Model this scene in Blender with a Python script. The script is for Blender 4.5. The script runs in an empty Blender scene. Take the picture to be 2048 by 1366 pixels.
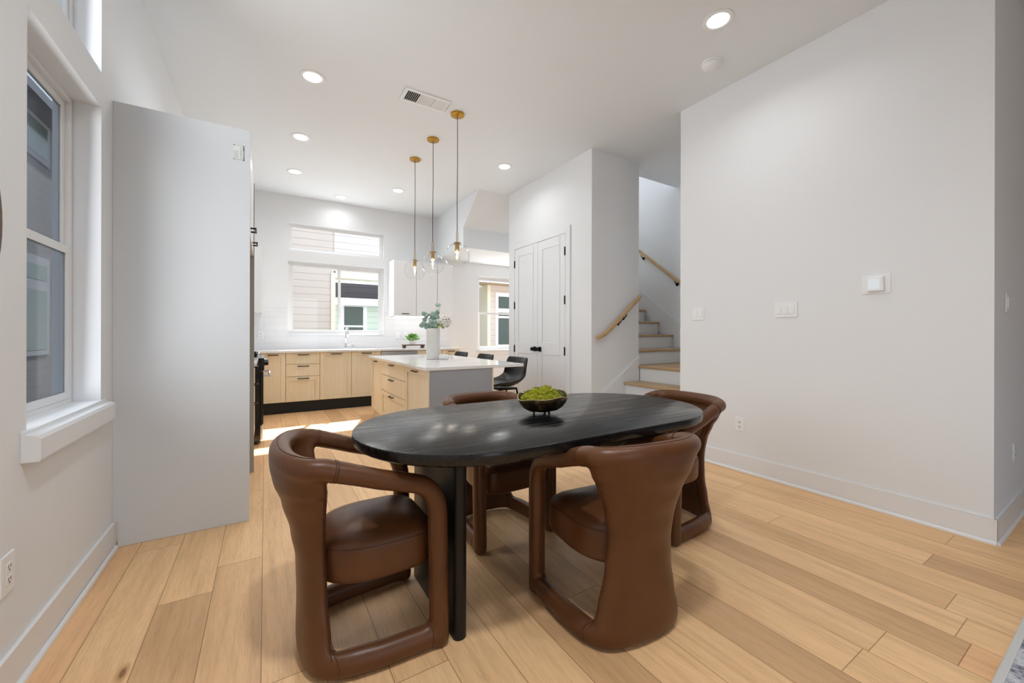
import bpy, bmesh, math, random
from mathutils import Vector, Matrix, noise
from mathutils.bvhtree import BVHTree
random.seed(7)
SC = bpy.context.scene
C = bpy.context.collection
PI = math.pi

# ------------------------------------------------------------------ camera
CAMH = 1.165
F_PX, HORIZON = 800.17, 667.93
yaw, roll = math.radians(31.666), math.radians(0.138)
fwd = Vector((math.sin(yaw), math.cos(yaw), 0))
r0 = Vector((math.cos(yaw), -math.sin(yaw), 0)); u0 = Vector((0, 0, 1))
rgt = r0 * math.cos(roll) + u0 * math.sin(roll)
upv = rgt.cross(fwd)
cam_data = bpy.data.cameras.new('camera')
cam = bpy.data.objects.new('camera', cam_data); C.objects.link(cam)
M = Matrix((rgt, upv, -fwd)).transposed().to_4x4(); M.translation = (0, 0, CAMH)
cam.matrix_world = M
cam_data.sensor_width = 36; cam_data.lens = F_PX / 2048 * 36
cam_data.shift_y = -(683 - HORIZON) / 2048
cam_data.clip_start = 0.02
SC.camera = cam

# ------------------------------------------------------------------ world, sun, exposure
SC.view_settings.view_transform = 'Standard'; SC.view_settings.look = 'None'
SC.view_settings.gamma = 1; SC.view_settings.use_curve_mapping = False
SC.view_settings.exposure = 0.0
W = bpy.data.worlds.new('world'); SC.world = W; W.use_nodes = True
wn = W.node_tree.nodes; wl = W.node_tree.links
bg = wn['Background']
tc = wn.new('ShaderNodeTexCoord'); sep = wn.new('ShaderNodeSeparateXYZ'); ramp = wn.new('ShaderNodeValToRGB')
wl.new(tc.outputs['Generated'], sep.inputs[0]); wl.new(sep.outputs['Z'], ramp.inputs[0])
ramp.color_ramp.elements[0].position = 0.0; ramp.color_ramp.elements[0].color = (0.95, 0.97, 1.0, 1)
ramp.color_ramp.elements[1].position = 0.7; ramp.color_ramp.elements[1].color = (0.55, 0.68, 1.0, 1)
wl.new(ramp.outputs[0], bg.inputs['Color']); bg.inputs['Strength'].default_value = 2.2
sd = bpy.data.lights.new('sun', 'SUN'); sd.energy = 13; sd.angle = math.radians(0.6); sd.color = (1, 0.97, 0.92)
sun = bpy.data.objects.new('sun', sd); C.objects.link(sun)
sun.rotation_euler = Vector((-0.37, -1.0, -1.02)).to_track_quat('-Z', 'Y').to_euler()
sun.location = (6, 14, 12)

def area(name, loc, direction, sx, sy, power, col=(1, 1, 1), spread=180):
    d = bpy.data.lights.new(name, 'AREA'); d.shape = 'RECTANGLE'; d.size = sx; d.size_y = sy
    d.energy = power; d.color = col; d.spread = math.radians(spread)
    o = bpy.data.objects.new(name, d); C.objects.link(o); o.location = loc; o.visible_camera = False; o.visible_glossy = False
    o.rotation_euler = Vector(direction).to_track_quat('-Z', 'Y').to_euler()
    return o
# daylight entering by the windows (each lamp fills its own window opening, just inside the glass)
area('daylight_kitchen', (1.04, 7.245, 1.74), (0, -1, -0.1), 1.4, 1.1, 12, (0.94, 0.97, 1))
area('daylight_transom', (1.04, 7.25, 2.70), (0, -1, -0.1), 1.4, 0.38, 4, (0.92, 0.96, 1))
area('daylight_nook', (4.1, 7.26, 1.6), (-0.03, -1, -0.02), 0.84, 1.4, 22, (0.96, 0.98, 1))
area('daylight_left', (-0.775, 2.425, 1.565), (1, 0.0, -0.02), 0.68, 1.4, 10, (0.90, 0.95, 1), 130)
area('daylight_left_transom', (-0.775, 2.428, 2.797), (1, 0, -0.02), 0.68, 0.6, 7, (0.90, 0.95, 1), 130)
# fill lamp added behind the camera, at an unseen glazed wall
area('living_fill', (0.95, -5.2, 1.55), (0.0, 1, 0.05), 2.0, 2.3, 14, (0.9, 0.95, 1))
area('stairwell_fill', (4.63, 6.6, 5.0), (0, -0.75, -1), 0.9, 1.0, 42, (0.95, 0.975, 1))  # unseen lamp added above the stairs to brighten the stairwell

# ------------------------------------------------------------------ mesh helpers
def box(bm, x0, x1, y0, y1, z0, z1):
    if x0 > x1: x0, x1 = x1, x0
    if y0 > y1: y0, y1 = y1, y0
    if z0 > z1: z0, z1 = z1, z0
    v = [bm.verts.new(p) for p in ((x0,y0,z0),(x1,y0,z0),(x1,y1,z0),(x0,y1,z0),(x0,y0,z1),(x1,y0,z1),(x1,y1,z1),(x0,y1,z1))]
    for f in ((0,3,2,1),(4,5,6,7),(0,1,5,4),(1,2,6,5),(2,3,7,6),(3,0,4,7)): bm.faces.new([v[i] for i in f])

def prism(bm, pts, axis, a, b):
    """extrude polygon pts (2d) along axis between a and b"""
    def P(p, t):
        if axis == 'z': return (p[0], p[1], t)
        if axis == 'y': return (p[0], t, p[1])
        return (t, p[0], p[1])
    lo = [bm.verts.new(P(p, a)) for p in pts]; hi = [bm.verts.new(P(p, b)) for p in pts]
    n = len(pts)
    bm.faces.new(lo[::-1]); bm.faces.new(hi)
    for i in range(n): bm.faces.new((lo[i], lo[(i+1) % n], hi[(i+1) % n], hi[i]))

def tube(bm, pts, r, seg=12, cap=True, sq=None):
    pts = [Vector(p) for p in pts]; n = len(pts)
    rr = r if isinstance(r, (list, tuple)) else [r] * n
    tang = []
    for i in range(n):
        t = pts[min(i+1, n-1)] - pts[max(i-1, 0)]
        tang.append(t.normalized())
    nrm = tang[0].orthogonal().normalized()
    if sq: nrm = (Vector(sq) - tang[0] * Vector(sq).dot(tang[0])).normalized()
    rings = []
    for i in range(n):
        if i: 
            nrm = nrm - tang[i] * nrm.dot(tang[i]); nrm.normalize()
        b = tang[i].cross(nrm)
        ri = rr[i]; ra, rb = ri if isinstance(ri, (tuple, list)) else (ri, ri)
        rings.append([bm.verts.new(pts[i] + nrm * (math.cos(a) * ra) + b * (math.sin(a) * rb)) for a in [2*PI*k/seg for k in range(seg)]])
    for i in range(n-1):
        for k in range(seg):
            bm.faces.new((rings[i][k], rings[i][(k+1) % seg], rings[i+1][(k+1) % seg], rings[i+1][k]))
    if cap: bm.faces.new(rings[0][::-1]); bm.faces.new(rings[-1])

def lathe(bm, prof, seg=24, c=(0, 0, 0), wob=None):
    rings = []
    for j, (r, z) in enumerate(prof):
        ring = []
        for k in range(seg):
            a = 2*PI*k/seg
            rad, zz = (r, z) if wob is None else wob(r, z, a)
            ring.append(bm.verts.new((c[0] + rad*math.cos(a), c[1] + rad*math.sin(a), c[2] + zz)))
        rings.append(ring)
    for i in range(len(rings)-1):
        for k in range(seg): bm.faces.new((rings[i][k], rings[i][(k+1) % seg], rings[i+1][(k+1) % seg], rings[i+1][k]))
    if prof[0][0] > 1e-5: bm.faces.new(rings[0][::-1])
    if prof[-1][0] > 1e-5: bm.faces.new(rings[-1])

def obj(name, bm, m, parent=None, smooth=False, bevel=0, loc=None, rot=None, seg=2, kind=None):
    bmesh.ops.remove_doubles(bm, verts=bm.verts, dist=1e-6)
    bmesh.ops.recalc_face_normals(bm, faces=bm.faces)
    me = bpy.data.meshes.new(name); bm.to_mesh(me); bm.free()
    if smooth:
        for p in me.polygons: p.use_smooth = True
    me.materials.append(m)
    o = bpy.data.objects.new(name, me); C.objects.link(o)
    if parent: o.parent = parent
    if loc: o.location = loc
    if rot: o.rotation_euler = rot
    if bevel:
        b = o.modifiers.new('bevel', 'BEVEL'); b.width = bevel; b.segments = seg; b.limit_method = 'ANGLE'; b.angle_limit = 0.7
    if kind: o['kind'] = kind
    return o

def smooth_angle(o, ang=40):
    me = o.data
    for p in me.polygons: p.use_smooth = True
    try: me.set_sharp_from_angle(angle=math.radians(ang))
    except Exception: pass

def thing(name, label, cat, loc=(0, 0, 0), rz=0, group=None):
    o = bpy.data.objects.new(name, None); C.objects.link(o); o.location = loc; o.rotation_euler = (0, 0, rz)
    o.empty_display_size = 0.1
    tag(o, label, cat, group); return o
def tag(o, label, cat, group=None, kind=None):
    o['label'] = label; o['category'] = cat
    if group: o['group'] = group
    if kind: o['kind'] = kind
    return o
def struct(name, bm, m, **k): return obj(name, bm, m, kind='structure', **k)
def bxs(*boxes):
    bm = bmesh.new()
    for b in boxes: box(bm, *b)
    return bm
def dup(root, loc=None, rz=None, label=None, group=None):
    r = root.copy(); C.objects.link(r)
    if loc is not None: r.location = loc
    if rz is not None: r.rotation_euler = (0, 0, rz)
    if label: r['label'] = label
    if group: r['group'] = group
    def kids(src, dst):
        for ch in list(src.children):
            c = ch.copy(); C.objects.link(c); c.parent = dst; kids(ch, c)
    kids(root, r); return r
def lookup(path, t):
    pass

# ------------------------------------------------------------------ materials
def lin(*c):
    return tuple(((v/255)/12.92 if v/255 <= 0.04045 else ((v/255+0.055)/1.055)**2.4) for v in c) + (1,)
def mat(name, col, rough=0.5, metal=0, spec=0.5, coat=0, trans=0, ior=1.45, emit=None, estr=0):
    m = bpy.data.materials.new(name); m.use_nodes = True
    b = m.node_tree.nodes['Principled BSDF']
    b.inputs['Base Color'].default_value = col if len(col) == 4 else (*col, 1)
    b.inputs['Roughness'].default_value = rough; b.inputs['Metallic'].default_value = metal
    b.inputs['Specular IOR Level'].default_value = spec; b.inputs['Coat Weight'].default_value = coat
    b.inputs['Transmission Weight'].default_value = trans; b.inputs['IOR'].default_value = ior
    if emit: b.inputs['Emission Color'].default_value = emit; b.inputs['Emission Strength'].default_value = estr
    return m
class NT:
    def __init__(s, m): s.m = m; s.t = m.node_tree; s.b = s.t.nodes['Principled BSDF']
    def n(s, typ, ins=None, **kw):
        nd = s.t.nodes.new(typ)
        for k, v in kw.items(): setattr(nd, k, v)
        for k, v in (ins or {}).items(): s.set(nd.inputs[k], v)
        return nd
    def set(s, sock, v):
        if isinstance(v, bpy.types.NodeSocket): s.t.links.new(v, sock)
        else: sock.default_value = v
    def math(s, op, a, b=None, c=None):
        nd = s.t.nodes.new('ShaderNodeMath'); nd.operation = op
        s.set(nd.inputs[0], a)
        if b is not None: s.set(nd.inputs[1], b)
        if c is not None: s.set(nd.inputs[2], c)
        return nd.outputs[0]
    def ramp(s, fac, stops):
        nd = s.t.nodes.new('ShaderNodeValToRGB'); s.set(nd.inputs[0], fac)
        e = nd.color_ramp.elements
        while len(e) < len(stops): e.new(0.5)
        for i, (p, c) in enumerate(stops): e[i].position = p; e[i].color = c if len(c) == 4 else (*c, 1)
        return nd.outputs[0]
    def mix(s, f, a, b, typ='MIX'):
        nd = s.t.nodes.new('ShaderNodeMix'); nd.data_type = 'RGBA'; nd.blend_type = typ
        s.set(nd.inputs[0], f); s.set(nd.inputs[6], a); s.set(nd.inputs[7], b); return nd.outputs[2]
    def coord(s, scale=(1, 1, 1), kind='Object'):
        t = s.t.nodes.new('ShaderNodeTexCoord'); mp = s.t.nodes.new('ShaderNodeMapping')
        s.t.links.new(t.outputs[kind], mp.inputs[0]); mp.inputs['Scale'].default_value = scale; return mp.outputs[0]
    def noise(s, vec, scale=5, detail=3, rough=0.5, out='Fac'):
        nd = s.t.nodes.new('ShaderNodeTexNoise'); s.set(nd.inputs['Vector'], vec)
        nd.inputs['Scale'].default_value = scale; nd.inputs['Detail'].default_value = detail; nd.inputs['Roughness'].default_value = rough
        return nd.outputs[out]
    def bump(s, h, strength=0.2, dist=0.01):
        nd = s.t.nodes.new('ShaderNodeBump'); s.set(nd.inputs['Height'], h)
        nd.inputs['Strength'].default_value = strength; nd.inputs['Distance'].default_value = dist
        s.t.links.new(nd.outputs[0], s.b.inputs['Normal'])
    def col(s, c): s.set(s.b.inputs['Base Color'], c)

def paint(name, col, rough=0.6):
    m = mat(name, col, rough, spec=0.3); n = NT(m)
    n.bump(n.noise(n.coord(), 260, 2), 0.06, 0.002); return m
M_wall = paint('wall_paint', lin(238, 240, 242), 0.65)
M_ceil = paint('ceiling_paint', lin(238, 242, 245), 0.8)
M_trim = mat('trim_paint', lin(238, 240, 242), 0.35)
M_door = mat('door_paint', lin(238, 240, 242), 0.4)
M_white_cab = mat('white_cabinet', lin(240, 241, 243), 0.35)
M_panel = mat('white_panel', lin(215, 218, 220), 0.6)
M_plastic = mat('white_plastic', lin(246, 247, 248), 0.3)
M_dark_plastic = mat('dark_slot', lin(60, 60, 62), 0.5)
M_black = mat('matte_black_metal', lin(22, 22, 23), 0.35, metal=0.6)
M_blackplinth = mat('black_plinth', lin(24, 27, 33), 0.5)
M_enamel = mat('black_enamel', lin(12, 12, 13), 0.15)
M_steel = mat('brushed_steel', (0.6, 0.6, 0.6), 0.28, metal=1)
M_chrome = mat('chrome', (0.85, 0.85, 0.86), 0.06, metal=1)
M_brass = mat('brass', lin(196, 150, 62), 0.28, metal=1)
M_brass_dk = mat('aged_brass', lin(190, 160, 110), 0.32, metal=1)
M_cord = mat('black_cord', lin(40, 34, 30), 0.6)
M_grey_panel = mat('grey_laminate', lin(160, 164, 170), 0.55)
NT(M_grey_panel).bump(NT(M_grey_panel).noise(NT(M_grey_panel).coord((1, 1, 1)), 400, 2), 0.05, 0.001)
M_sheet = mat('unpainted_edge', lin(170, 168, 160), 0.6)

# wood floor: planks run away from the camera along y
m = mat('oak_floor', (0.5, 0.3, 0.15, 1), 0.42, spec=0.4); n = NT(m); M_floor = m
t = n.n('ShaderNodeTexCoord'); s = n.n('ShaderNodeSeparateXYZ', {0: t.outputs['Object']})
PW = 0.19
xr = n.math('DIVIDE', n.math('ADD', s.outputs['X'], 30.03), PW); row = n.math('FLOOR', xr); fx = n.math('FRACT', xr)
wr = n.n('ShaderNodeTexWhiteNoise', {'W': row}, noise_dimensions='1D').outputs['Value']
ly = n.math('ADD', n.math('DIVIDE', s.outputs['Y'], 1.55), n.math('MULTIPLY', wr, 13.7)); idx = n.math('FLOOR', ly); fy = n.math('FRACT', ly)
cmb = n.n('ShaderNodeCombineXYZ', {0: row, 1: idx}); wp = n.n('ShaderNodeTexWhiteNoise', {'Vector': cmb.outputs[0]}, noise_dimensions='2D')
tone = n.ramp(wp.outputs['Value'], [(0, lin(214, 172, 128)), (0.10, lin(222, 180, 134)), (0.16, lin(240, 197, 148)), (0.5, lin(244, 202, 152)), (0.8, lin(248, 207, 158)), (1, lin(242, 194, 146))])
gx = n.n('ShaderNodeCombineXYZ', {0: n.math('MULTIPLY', s.outputs['X'], 34), 1: n.math('MULTIPLY', s.outputs['Y'], 1.9), 2: n.math('MULTIPLY', wp.outputs['Value'], 90)})
g1 = n.noise(gx.outputs[0], 1.0, 5, 0.65)
gx2 = n.n('ShaderNodeCombineXYZ', {0: n.math('MULTIPLY', s.outputs['X'], 7), 1: n.math('MULTIPLY', s.outputs['Y'], 0.9), 2: n.math('MULTIPLY', wp.outputs['Value'], 50)})
g2 = n.noise(gx2.outputs[0], 1.3, 3, 0.6)
gx3 = n.n('ShaderNodeCombineXYZ', {0: n.math('MULTIPLY', s.outputs['X'], 150), 1: n.math('MULTIPLY', s.outputs['Y'], 9), 2: wp.outputs['Value']})
g3 = n.noise(gx3.outputs[0], 1.6, 2, 0.6)
c = n.mix(0.7, tone, n.ramp(g1, [(0.28, (0.76, 0.72, 0.67)), (0.5, (0.97, 0.96, 0.95)), (0.75, (1.06, 1.06, 1.05))]), 'MULTIPLY')
c = n.mix(0.75, c, n.ramp(g2, [(0.25, (0.84, 0.79, 0.73)), (0.5, (1, 1, 1)), (0.8, (1.08, 1.07, 1.05))]), 'MULTIPLY')
c = n.mix(0.4, c, n.ramp(g3, [(0.3, (0.72, 0.68, 0.64)), (0.55, (1, 1, 1))]), 'MULTIPLY')
kv = n.n('ShaderNodeCombineXYZ', {0: n.math('MULTIPLY', s.outputs['X'], 4.2), 1: n.math('MULTIPLY', s.outputs['Y'], 1.5), 2: n.math('MULTIPLY', wp.outputs['Value'], 20)})
vk = n.n('ShaderNodeTexVoronoi', {'Vector': kv.outputs[0], 'Scale': 1.0, 'Randomness': 1.0}).outputs['Distance']
knot = n.ramp(n.math('ADD', vk, n.math('MULTIPLY', g1, 0.06)), [(0.052, (0.22, 0.14, 0.09)), (0.068, (0.65, 0.52, 0.42)), (0.12, (1, 1, 1))])
c = n.mix(0.85, c, knot, 'MULTIPLY')
ex = n.math('MULTIPLY', n.math('MINIMUM', fx, n.math('SUBTRACT', 1.0, fx)), PW)
ey = n.math('MULTIPLY', n.math('MINIMUM', fy, n.math('SUBTRACT', 1.0, fy)), 1.55)
ee = n.math('MINIMUM', ex, ey)
seam = n.ramp(n.math('MULTIPLY', ee, 100), [(0.0, (0.42, 0.36, 0.3)), (0.13, (0.62, 0.56, 0.5)), (0.2, (1, 1, 1))])
c = n.mix(1, c, seam, 'MULTIPLY'); n.col(c)
n.set(n.b.inputs['Roughness'], n.math('ADD', n.math('MULTIPLY', g1, 0.2), 0.34))
n.bump(n.math('ADD', n.math('MULTIPLY', g3, 0.25), n.math('MINIMUM', n.math('MULTIPLY', ee, 500), 1.0)), 0.25, 0.0012)

def wood(name, c0, c1, axis='z', rough=0.5, fine=60, coarse=6, spec=0.4, ramp0=0.3, ramp1=0.7, bump=0.08):
    m = mat(name, c0, rough, spec=spec); n = NT(m)
    sc = {'x': (0.05, 1, 1), 'y': (1, 0.05, 1), 'z': (1, 1, 0.05)}[axis]
    a = n.noise(n.coord(sc), fine, 4, 0.6); b = n.noise(n.coord(sc), coarse, 3, 0.5)
    f = n.math('ADD', n.math('MULTIPLY', a, 0.55), n.math('MULTIPLY', b, 0.45))
    n.col(n.ramp(f, [(ramp0, c1), (ramp1, c0)])); n.bump(a, bump, 0.002); return m
M_oak = wood('light_oak_front', lin(244, 232, 208), lin(232, 216, 186), 'z', ramp0=0.35, ramp1=0.65)
M_oak_h = wood('light_oak_rail', lin(222, 196, 156), lin(190, 158, 118), 'x', 0.4)
M_tread = wood('stair_tread_oak', lin(206, 178, 140), lin(180, 148, 110), 'y', 0.45)
M_rail = wood('handrail_oak', lin(214, 182, 140), lin(186, 150, 108), 'x', 0.4)
M_riser_wood = wood('dark_walnut', lin(120, 84, 58), lin(84, 56, 38), 'x', 0.5)
M_table = wood('black_stained_wood', (0.012, 0.012, 0.0125, 1), (0.002, 0.002, 0.0022, 1), 'x', 0.25, fine=46, coarse=9, spec=0.5, bump=0.10)
nn = NT(M_table)
gr = nn.noise(nn.coord((0.035, 1, 1)), 34, 6, 0.7)
nn.set(nn.b.inputs['Roughness'], nn.ramp(gr, [(0.3, (0.14, 0.14, 0.14)), (0.5, (0.22, 0.22, 0.22)), (0.66, (0.42, 0.42, 0.42))]))
nn.bump(gr, 0.16, 0.0014)
M_tleg = wood('black_stained_leg', (0.012, 0.012, 0.013, 1), (0.004, 0.004, 0.004, 1), 'z', 0.38, fine=60, coarse=9, bump=0.1)

m = mat('brown_leather', lin(104, 64, 39), 0.36, spec=0.5); n = NT(m); M_leather = m
v = n.coord(); a = n.noise(v, 6, 3, 0.6); b = n.noise(v, 420, 3, 0.6)
n.col(n.ramp(a, [(0.3, lin(87, 53, 29)), (0.7, lin(99, 61, 34))]))
n.set(n.b.inputs['Roughness'], n.math('ADD', n.math('MULTIPLY', a, 0.12), 0.3)); n.bump(b, 0.12, 0.0012)
M_seam = mat('leather_seam', lin(76, 42, 24), 0.55)
M_bleather = mat('black_leather', lin(15, 15, 16), 0.3, spec=0.6)

# quartz counter with slight sparkle
m = mat('white_quartz', lin(240, 240, 240), 0.12, spec=0.5); n = NT(m); M_quartz = m
n.col(n.ramp(n.noise(n.coord(), 3, 4), [(0.35, lin(230, 230, 231)), (0.6, lin(243, 243, 243))]))
# subway tile
m = mat('subway_tile', lin(240, 240, 242), 0.14); n = NT(m); M_tile = m
bt = n.n('ShaderNodeTexBrick', {'Scale': 1.0, 'Mortar Size': 0.0018, 'Brick Width': 0.30, 'Row Height': 0.10, 'Color1': lin(240, 240, 242), 'Color2': lin(236, 236, 239), 'Mortar': lin(222, 222, 224), 'Mortar Smooth': 0.2})
tcn = n.n('ShaderNodeTexCoord'); sp = n.n('ShaderNodeSeparateXYZ', {0: tcn.outputs['Object']})
cb = n.n('ShaderNodeCombineXYZ', {0: n.math('ADD', sp.outputs['X'], sp.outputs['Y']), 1: n.math('ADD', sp.outputs['Z'], 10.086)})
n.set(bt.inputs['Vector'], cb.outputs[0]); n.col(bt.outputs['Color']); n.bump(n.math('SUBTRACT', 1.0, bt.outputs['Fac']), 0.3, 0.002)
# window glass: thin pane, clear with angle dependent reflection
def glass(name, tint=(1, 1, 1, 1), refl=0.9):
    m = bpy.data.materials.new(name); m.use_nodes = True; t = m.node_tree
    for nd in list(t.nodes): t.nodes.remove(nd)
    o = t.nodes.new('ShaderNodeOutputMaterial'); mx = t.nodes.new('ShaderNodeMixShader'); tr = t.nodes.new('ShaderNodeBsdfTransparent')
    gl = t.nodes.new('ShaderNodeBsdfGlossy'); fr = t.nodes.new('ShaderNodeLayerWeight'); mu = t.nodes.new('ShaderNodeMath'); pw = t.nodes.new('ShaderNodeMath'); ad = t.nodes.new('ShaderNodeMath')
    mu.operation = 'MULTIPLY'; mu.inputs[1].default_value = refl; fr.inputs['Blend'].default_value = 0.5; pw.operation = 'POWER'; pw.inputs[1].default_value = 5.0; ad.operation = 'MULTIPLY_ADD'; ad.inputs[1].default_value = 0.9; ad.inputs[2].default_value = 0.035
    tr.inputs[0].default_value = tint; gl.inputs['Roughness'].default_value = 0.02
    t.links.new(fr.outputs['Facing'], pw.inputs[0]); t.links.new(pw.outputs[0], ad.inputs[0]); t.links.new(ad.outputs[0], mu.inputs[0]); t.links.new(mu.outputs[0], mx.inputs[0]); t.links.new(tr.outputs[0], mx.inputs[1]); t.links.new(gl.outputs[0], mx.inputs[2])
    t.links.new(mx.outputs[0], o.inputs[0]); return m
M_glass = glass('window_glass', (0.96, 0.98, 0.97, 1)); M_screen = glass('screened_glass', (0.62, 0.65, 0.66, 1), 0.5)
M_globe = glass('clear_globe_glass', (0.994, 0.996, 0.996, 1), 0.9)
M_mirror = mat('mirror', (0.8, 0.8, 0.8), 0.03, metal=1); M_mframe = mat('mirror_frame', lin(112, 96, 88), 0.4)
M_vinyl = mat('white_vinyl', lin(240, 240, 240), 0.3)
def emitm(name, col, s):
    return mat(name, (1, 1, 1), 0.5, emit=(*col, 1), estr=s)
M_lamp = emitm('lamp_disc', (1, 0.98, 0.95), 14); M_bulb = emitm('bulb_glow', (1, 0.92, 0.8), 12); M_strip = emitm('led_strip', (1, 0.98, 0.95), 9)
M_screen_lit = mat('thermostat_screen', lin(225, 232, 236), 0.15, emit=lin(220, 230, 235), estr=0.25)

def siding(name, c0, vertical=False, rowh=0.16, dark=0.72):
    m = mat(name, c0, 0.75, spec=0.2); n = NT(m)
    tcn = n.n('ShaderNodeTexCoord'); sp = n.n('ShaderNodeSeparateXYZ', {0: tcn.outputs['Object']})
    f = n.math('FRACT', n.math('DIVIDE', sp.outputs['Z'], rowh))
    n.col(n.mix(1, c0, n.ramp(f, [(0, (dark*0.6,)*3), (0.05, (dark,)*3), (0.09, (1, 1, 1))]), 'MULTIPLY'))
    n.bump(f, 0.5, 0.02); return m
M_sid_pink = siding('pink_beige_siding', lin(208, 195, 184)); M_sid_grey = siding('grey_siding', lin(106, 104, 108))
M_sid_cream = siding('cream_siding', lin(212, 194, 170)); M_sid_white = siding('white_siding', lin(206, 220, 208)); M_sid_slate = siding('slate_siding', lin(74, 74, 82))
M_sid_pale = siding('pale_siding', lin(220, 210, 206))
M_cream = mat('cream_trim', lin(226, 220, 200), 0.6); M_tan = mat('tan_soffit', lin(196, 176, 140), 0.7); M_greytrim = mat('grey_trim', lin(120, 122, 128), 0.6)
M_dkglass = mat('dark_window', lin(58, 74, 70), 0.12); M_roof = mat('roof_shingle', lin(70, 74, 88), 0.8); M_ground = mat('gravel_ground', lin(150, 142, 130), 0.9)

# ------------------------------------------------------------------ room shell
XL, YB, ZC = -0.703, 7.22, 3.353       # left wall plane, kitchen back wall plane, ceiling
XR, XC = 3.467, 3.268                  # wall with switches, closet wall
TH = 0.17
struct('floor', bxs((XL-TH, 8.2, -5.1, YB+TH, -0.12, 0)), M_floor)
# ceiling: flat slab, open above the stair flight
struct('ceiling', bxs((XL-TH, 4.08, -5.1, YB+TH, ZC, ZC+0.25), (4.08, 8.2, -5.1, 3.80, ZC, ZC+0.25), (5.351, 8.2, 3.80, YB+TH, ZC, ZC+0.25)), M_ceil)
WL = dict(y0=2.06, y1=2.79, z0=0.826, z1=2.30); WT = dict(y0=2.06, y1=2.796, z0=2.474, z1=3.12)
def wall_x_openings(name, x0, x1, ya, yb, z0, z1, ops):
    """wall parallel to y with openings stacked in one column"""
    ops = sorted(ops, key=lambda o: o['z0']); oy0 = min(o['y0'] for o in ops); oy1 = max(o['y1'] for o in ops)
    B = [(x0, x1, ya, oy0, z0, z1), (x0, x1, oy1, yb, z0, z1)]; z = z0
    for o in ops: B.append((x0, x1, oy0, oy1, z, o['z0'])); z = o['z1']
    B.append((x0, x1, oy0, oy1, z, z1)); return struct(name, bxs(*B), M_wall)
wall_x_openings('wall_left', XL-TH, XL, -5.1, YB+TH, 0, ZC, [WL, WT])
KW = (0.303, 1.779, 1.153, 2.312); KT = (0.303, 1.775, 2.490, 2.916); NW = (3.647, 4.56, 0.84, 2.33)
Y0, Y1 = YB, YB+TH
struct('wall_back', bxs((XL, KW[0], Y0, Y1, 0, ZC), (KW[0], KW[1], Y0, Y1, 0, KW[2]), (KW[0], KW[1], Y0, Y1, KW[3], KT[2]), (KW[0], KW[1], Y0, Y1, KT[3], ZC),
    (KW[1], NW[0], Y0, Y1, 0, ZC), (NW[0], NW[1], Y0, Y1, 0, NW[2]), (NW[0], NW[1], Y0, Y1, NW[3], ZC), (NW[1], 5.35, Y0, Y1, 0, ZC)), M_wall)
# block that holds the wall with the switches (outer corner near the camera)
struct('wall_right', bxs((XR, 8.2, 0.488, 2.475, 0, ZC)), M_wall)
# closet block: face with the double doors, and the face along the stairs
struct('wall_closet', bxs((XC, 4.078, 3.517, 5.39, 0, ZC)), M_wall)
struct('wall_stairwell', bxs((5.18, 5.35, 2.475, 7.2, 0, ZC), (5.18, 5.35, 3.80, 7.2, ZC, 6.0), (3.90, 4.078, 3.80, 7.2, ZC+0.25, 6.0), (4.078, 5.18, 3.63, 3.80, ZC+0.25, 6.0),
    (3.90, 5.35, 7.2, 7.35, ZC+0.25, 6.0), (4.078, 5.18, 5.30, 5.39, 0, 1.9)), M_wall)
struct('ceiling_stairwell', bxs((3.90, 5.35, 3.63, 7.35, 6.0, 6.15)), M_ceil)
# dropped box under the upper stairs, sloped towards the camera
bm = bmesh.new(); prism(bm, [(5.41, ZC), (5.98, 2.91), (5.98, 2.58), (YB, 2.58), (YB, ZC)], 'x', 2.75, 5.18)
struct('ceiling_bulkhead', bm, M_ceil)
# living room behind the camera
struct('wall_living', bxs((XL, -0.1, -5.1, -4.95, 0, ZC), (2.0, 8.2, -5.1, -4.95, 0, ZC), (-0.1, 2.0, -5.1, -4.95, 0, 0.3), (-0.1, 2.0, -5.1, -4.95, 2.75, ZC), (8.05, 8.2, -4.95, 0.488, 0, ZC)), M_wall)

def baseboard(name, boxes, h=0.14):
    bm = bmesh.new()
    for (x0, x1, y0, y1, nx, ny) in boxes:
        box(bm, x0, x1, y0, y1, 0, h)
        # quarter-round shoe along the outside face
        if nx: 
            xa = x1 if nx > 0 else x0; prism(bm, [(xa, 0), (xa+nx*0.014, 0), (xa+nx*0.011, 0.011), (xa+nx*0.004, 0.018), (xa, 0.018)], 'y', y0, y1)
        if ny:
            ya = y1 if ny > 0 else y0; prism(bm, [(ya, 0), (ya+ny*0.014, 0), (ya+ny*0.011, 0.011), (ya+ny*0.004, 0.018), (ya, 0.018)], 'x', x0, x1)
    return struct(name, bm, M_trim, bevel=0.002)
baseboard('baseboard_left', [(XL, XL+0.014, -5, 2.97, 1, 0)])
baseboard('baseboard_right', [(XR-0.014, XR, 0.474, 2.475, -1, 0), (XR-0.014, 8.0, 0.474, 0.488, 0, -1)])
baseboard('baseboard_closet', [(XC-0.014, XC, 3.517, 3.89, -1, 0), (XC-0.014, XC, 5.29, 5.39, -1, 0), (XC-0.014, 3.45, 3.503, 3.517, 0, -1)])
baseboard('baseboard_back', [(3.0, 5.18, YB-0.014, YB, 0, -1)])

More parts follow.
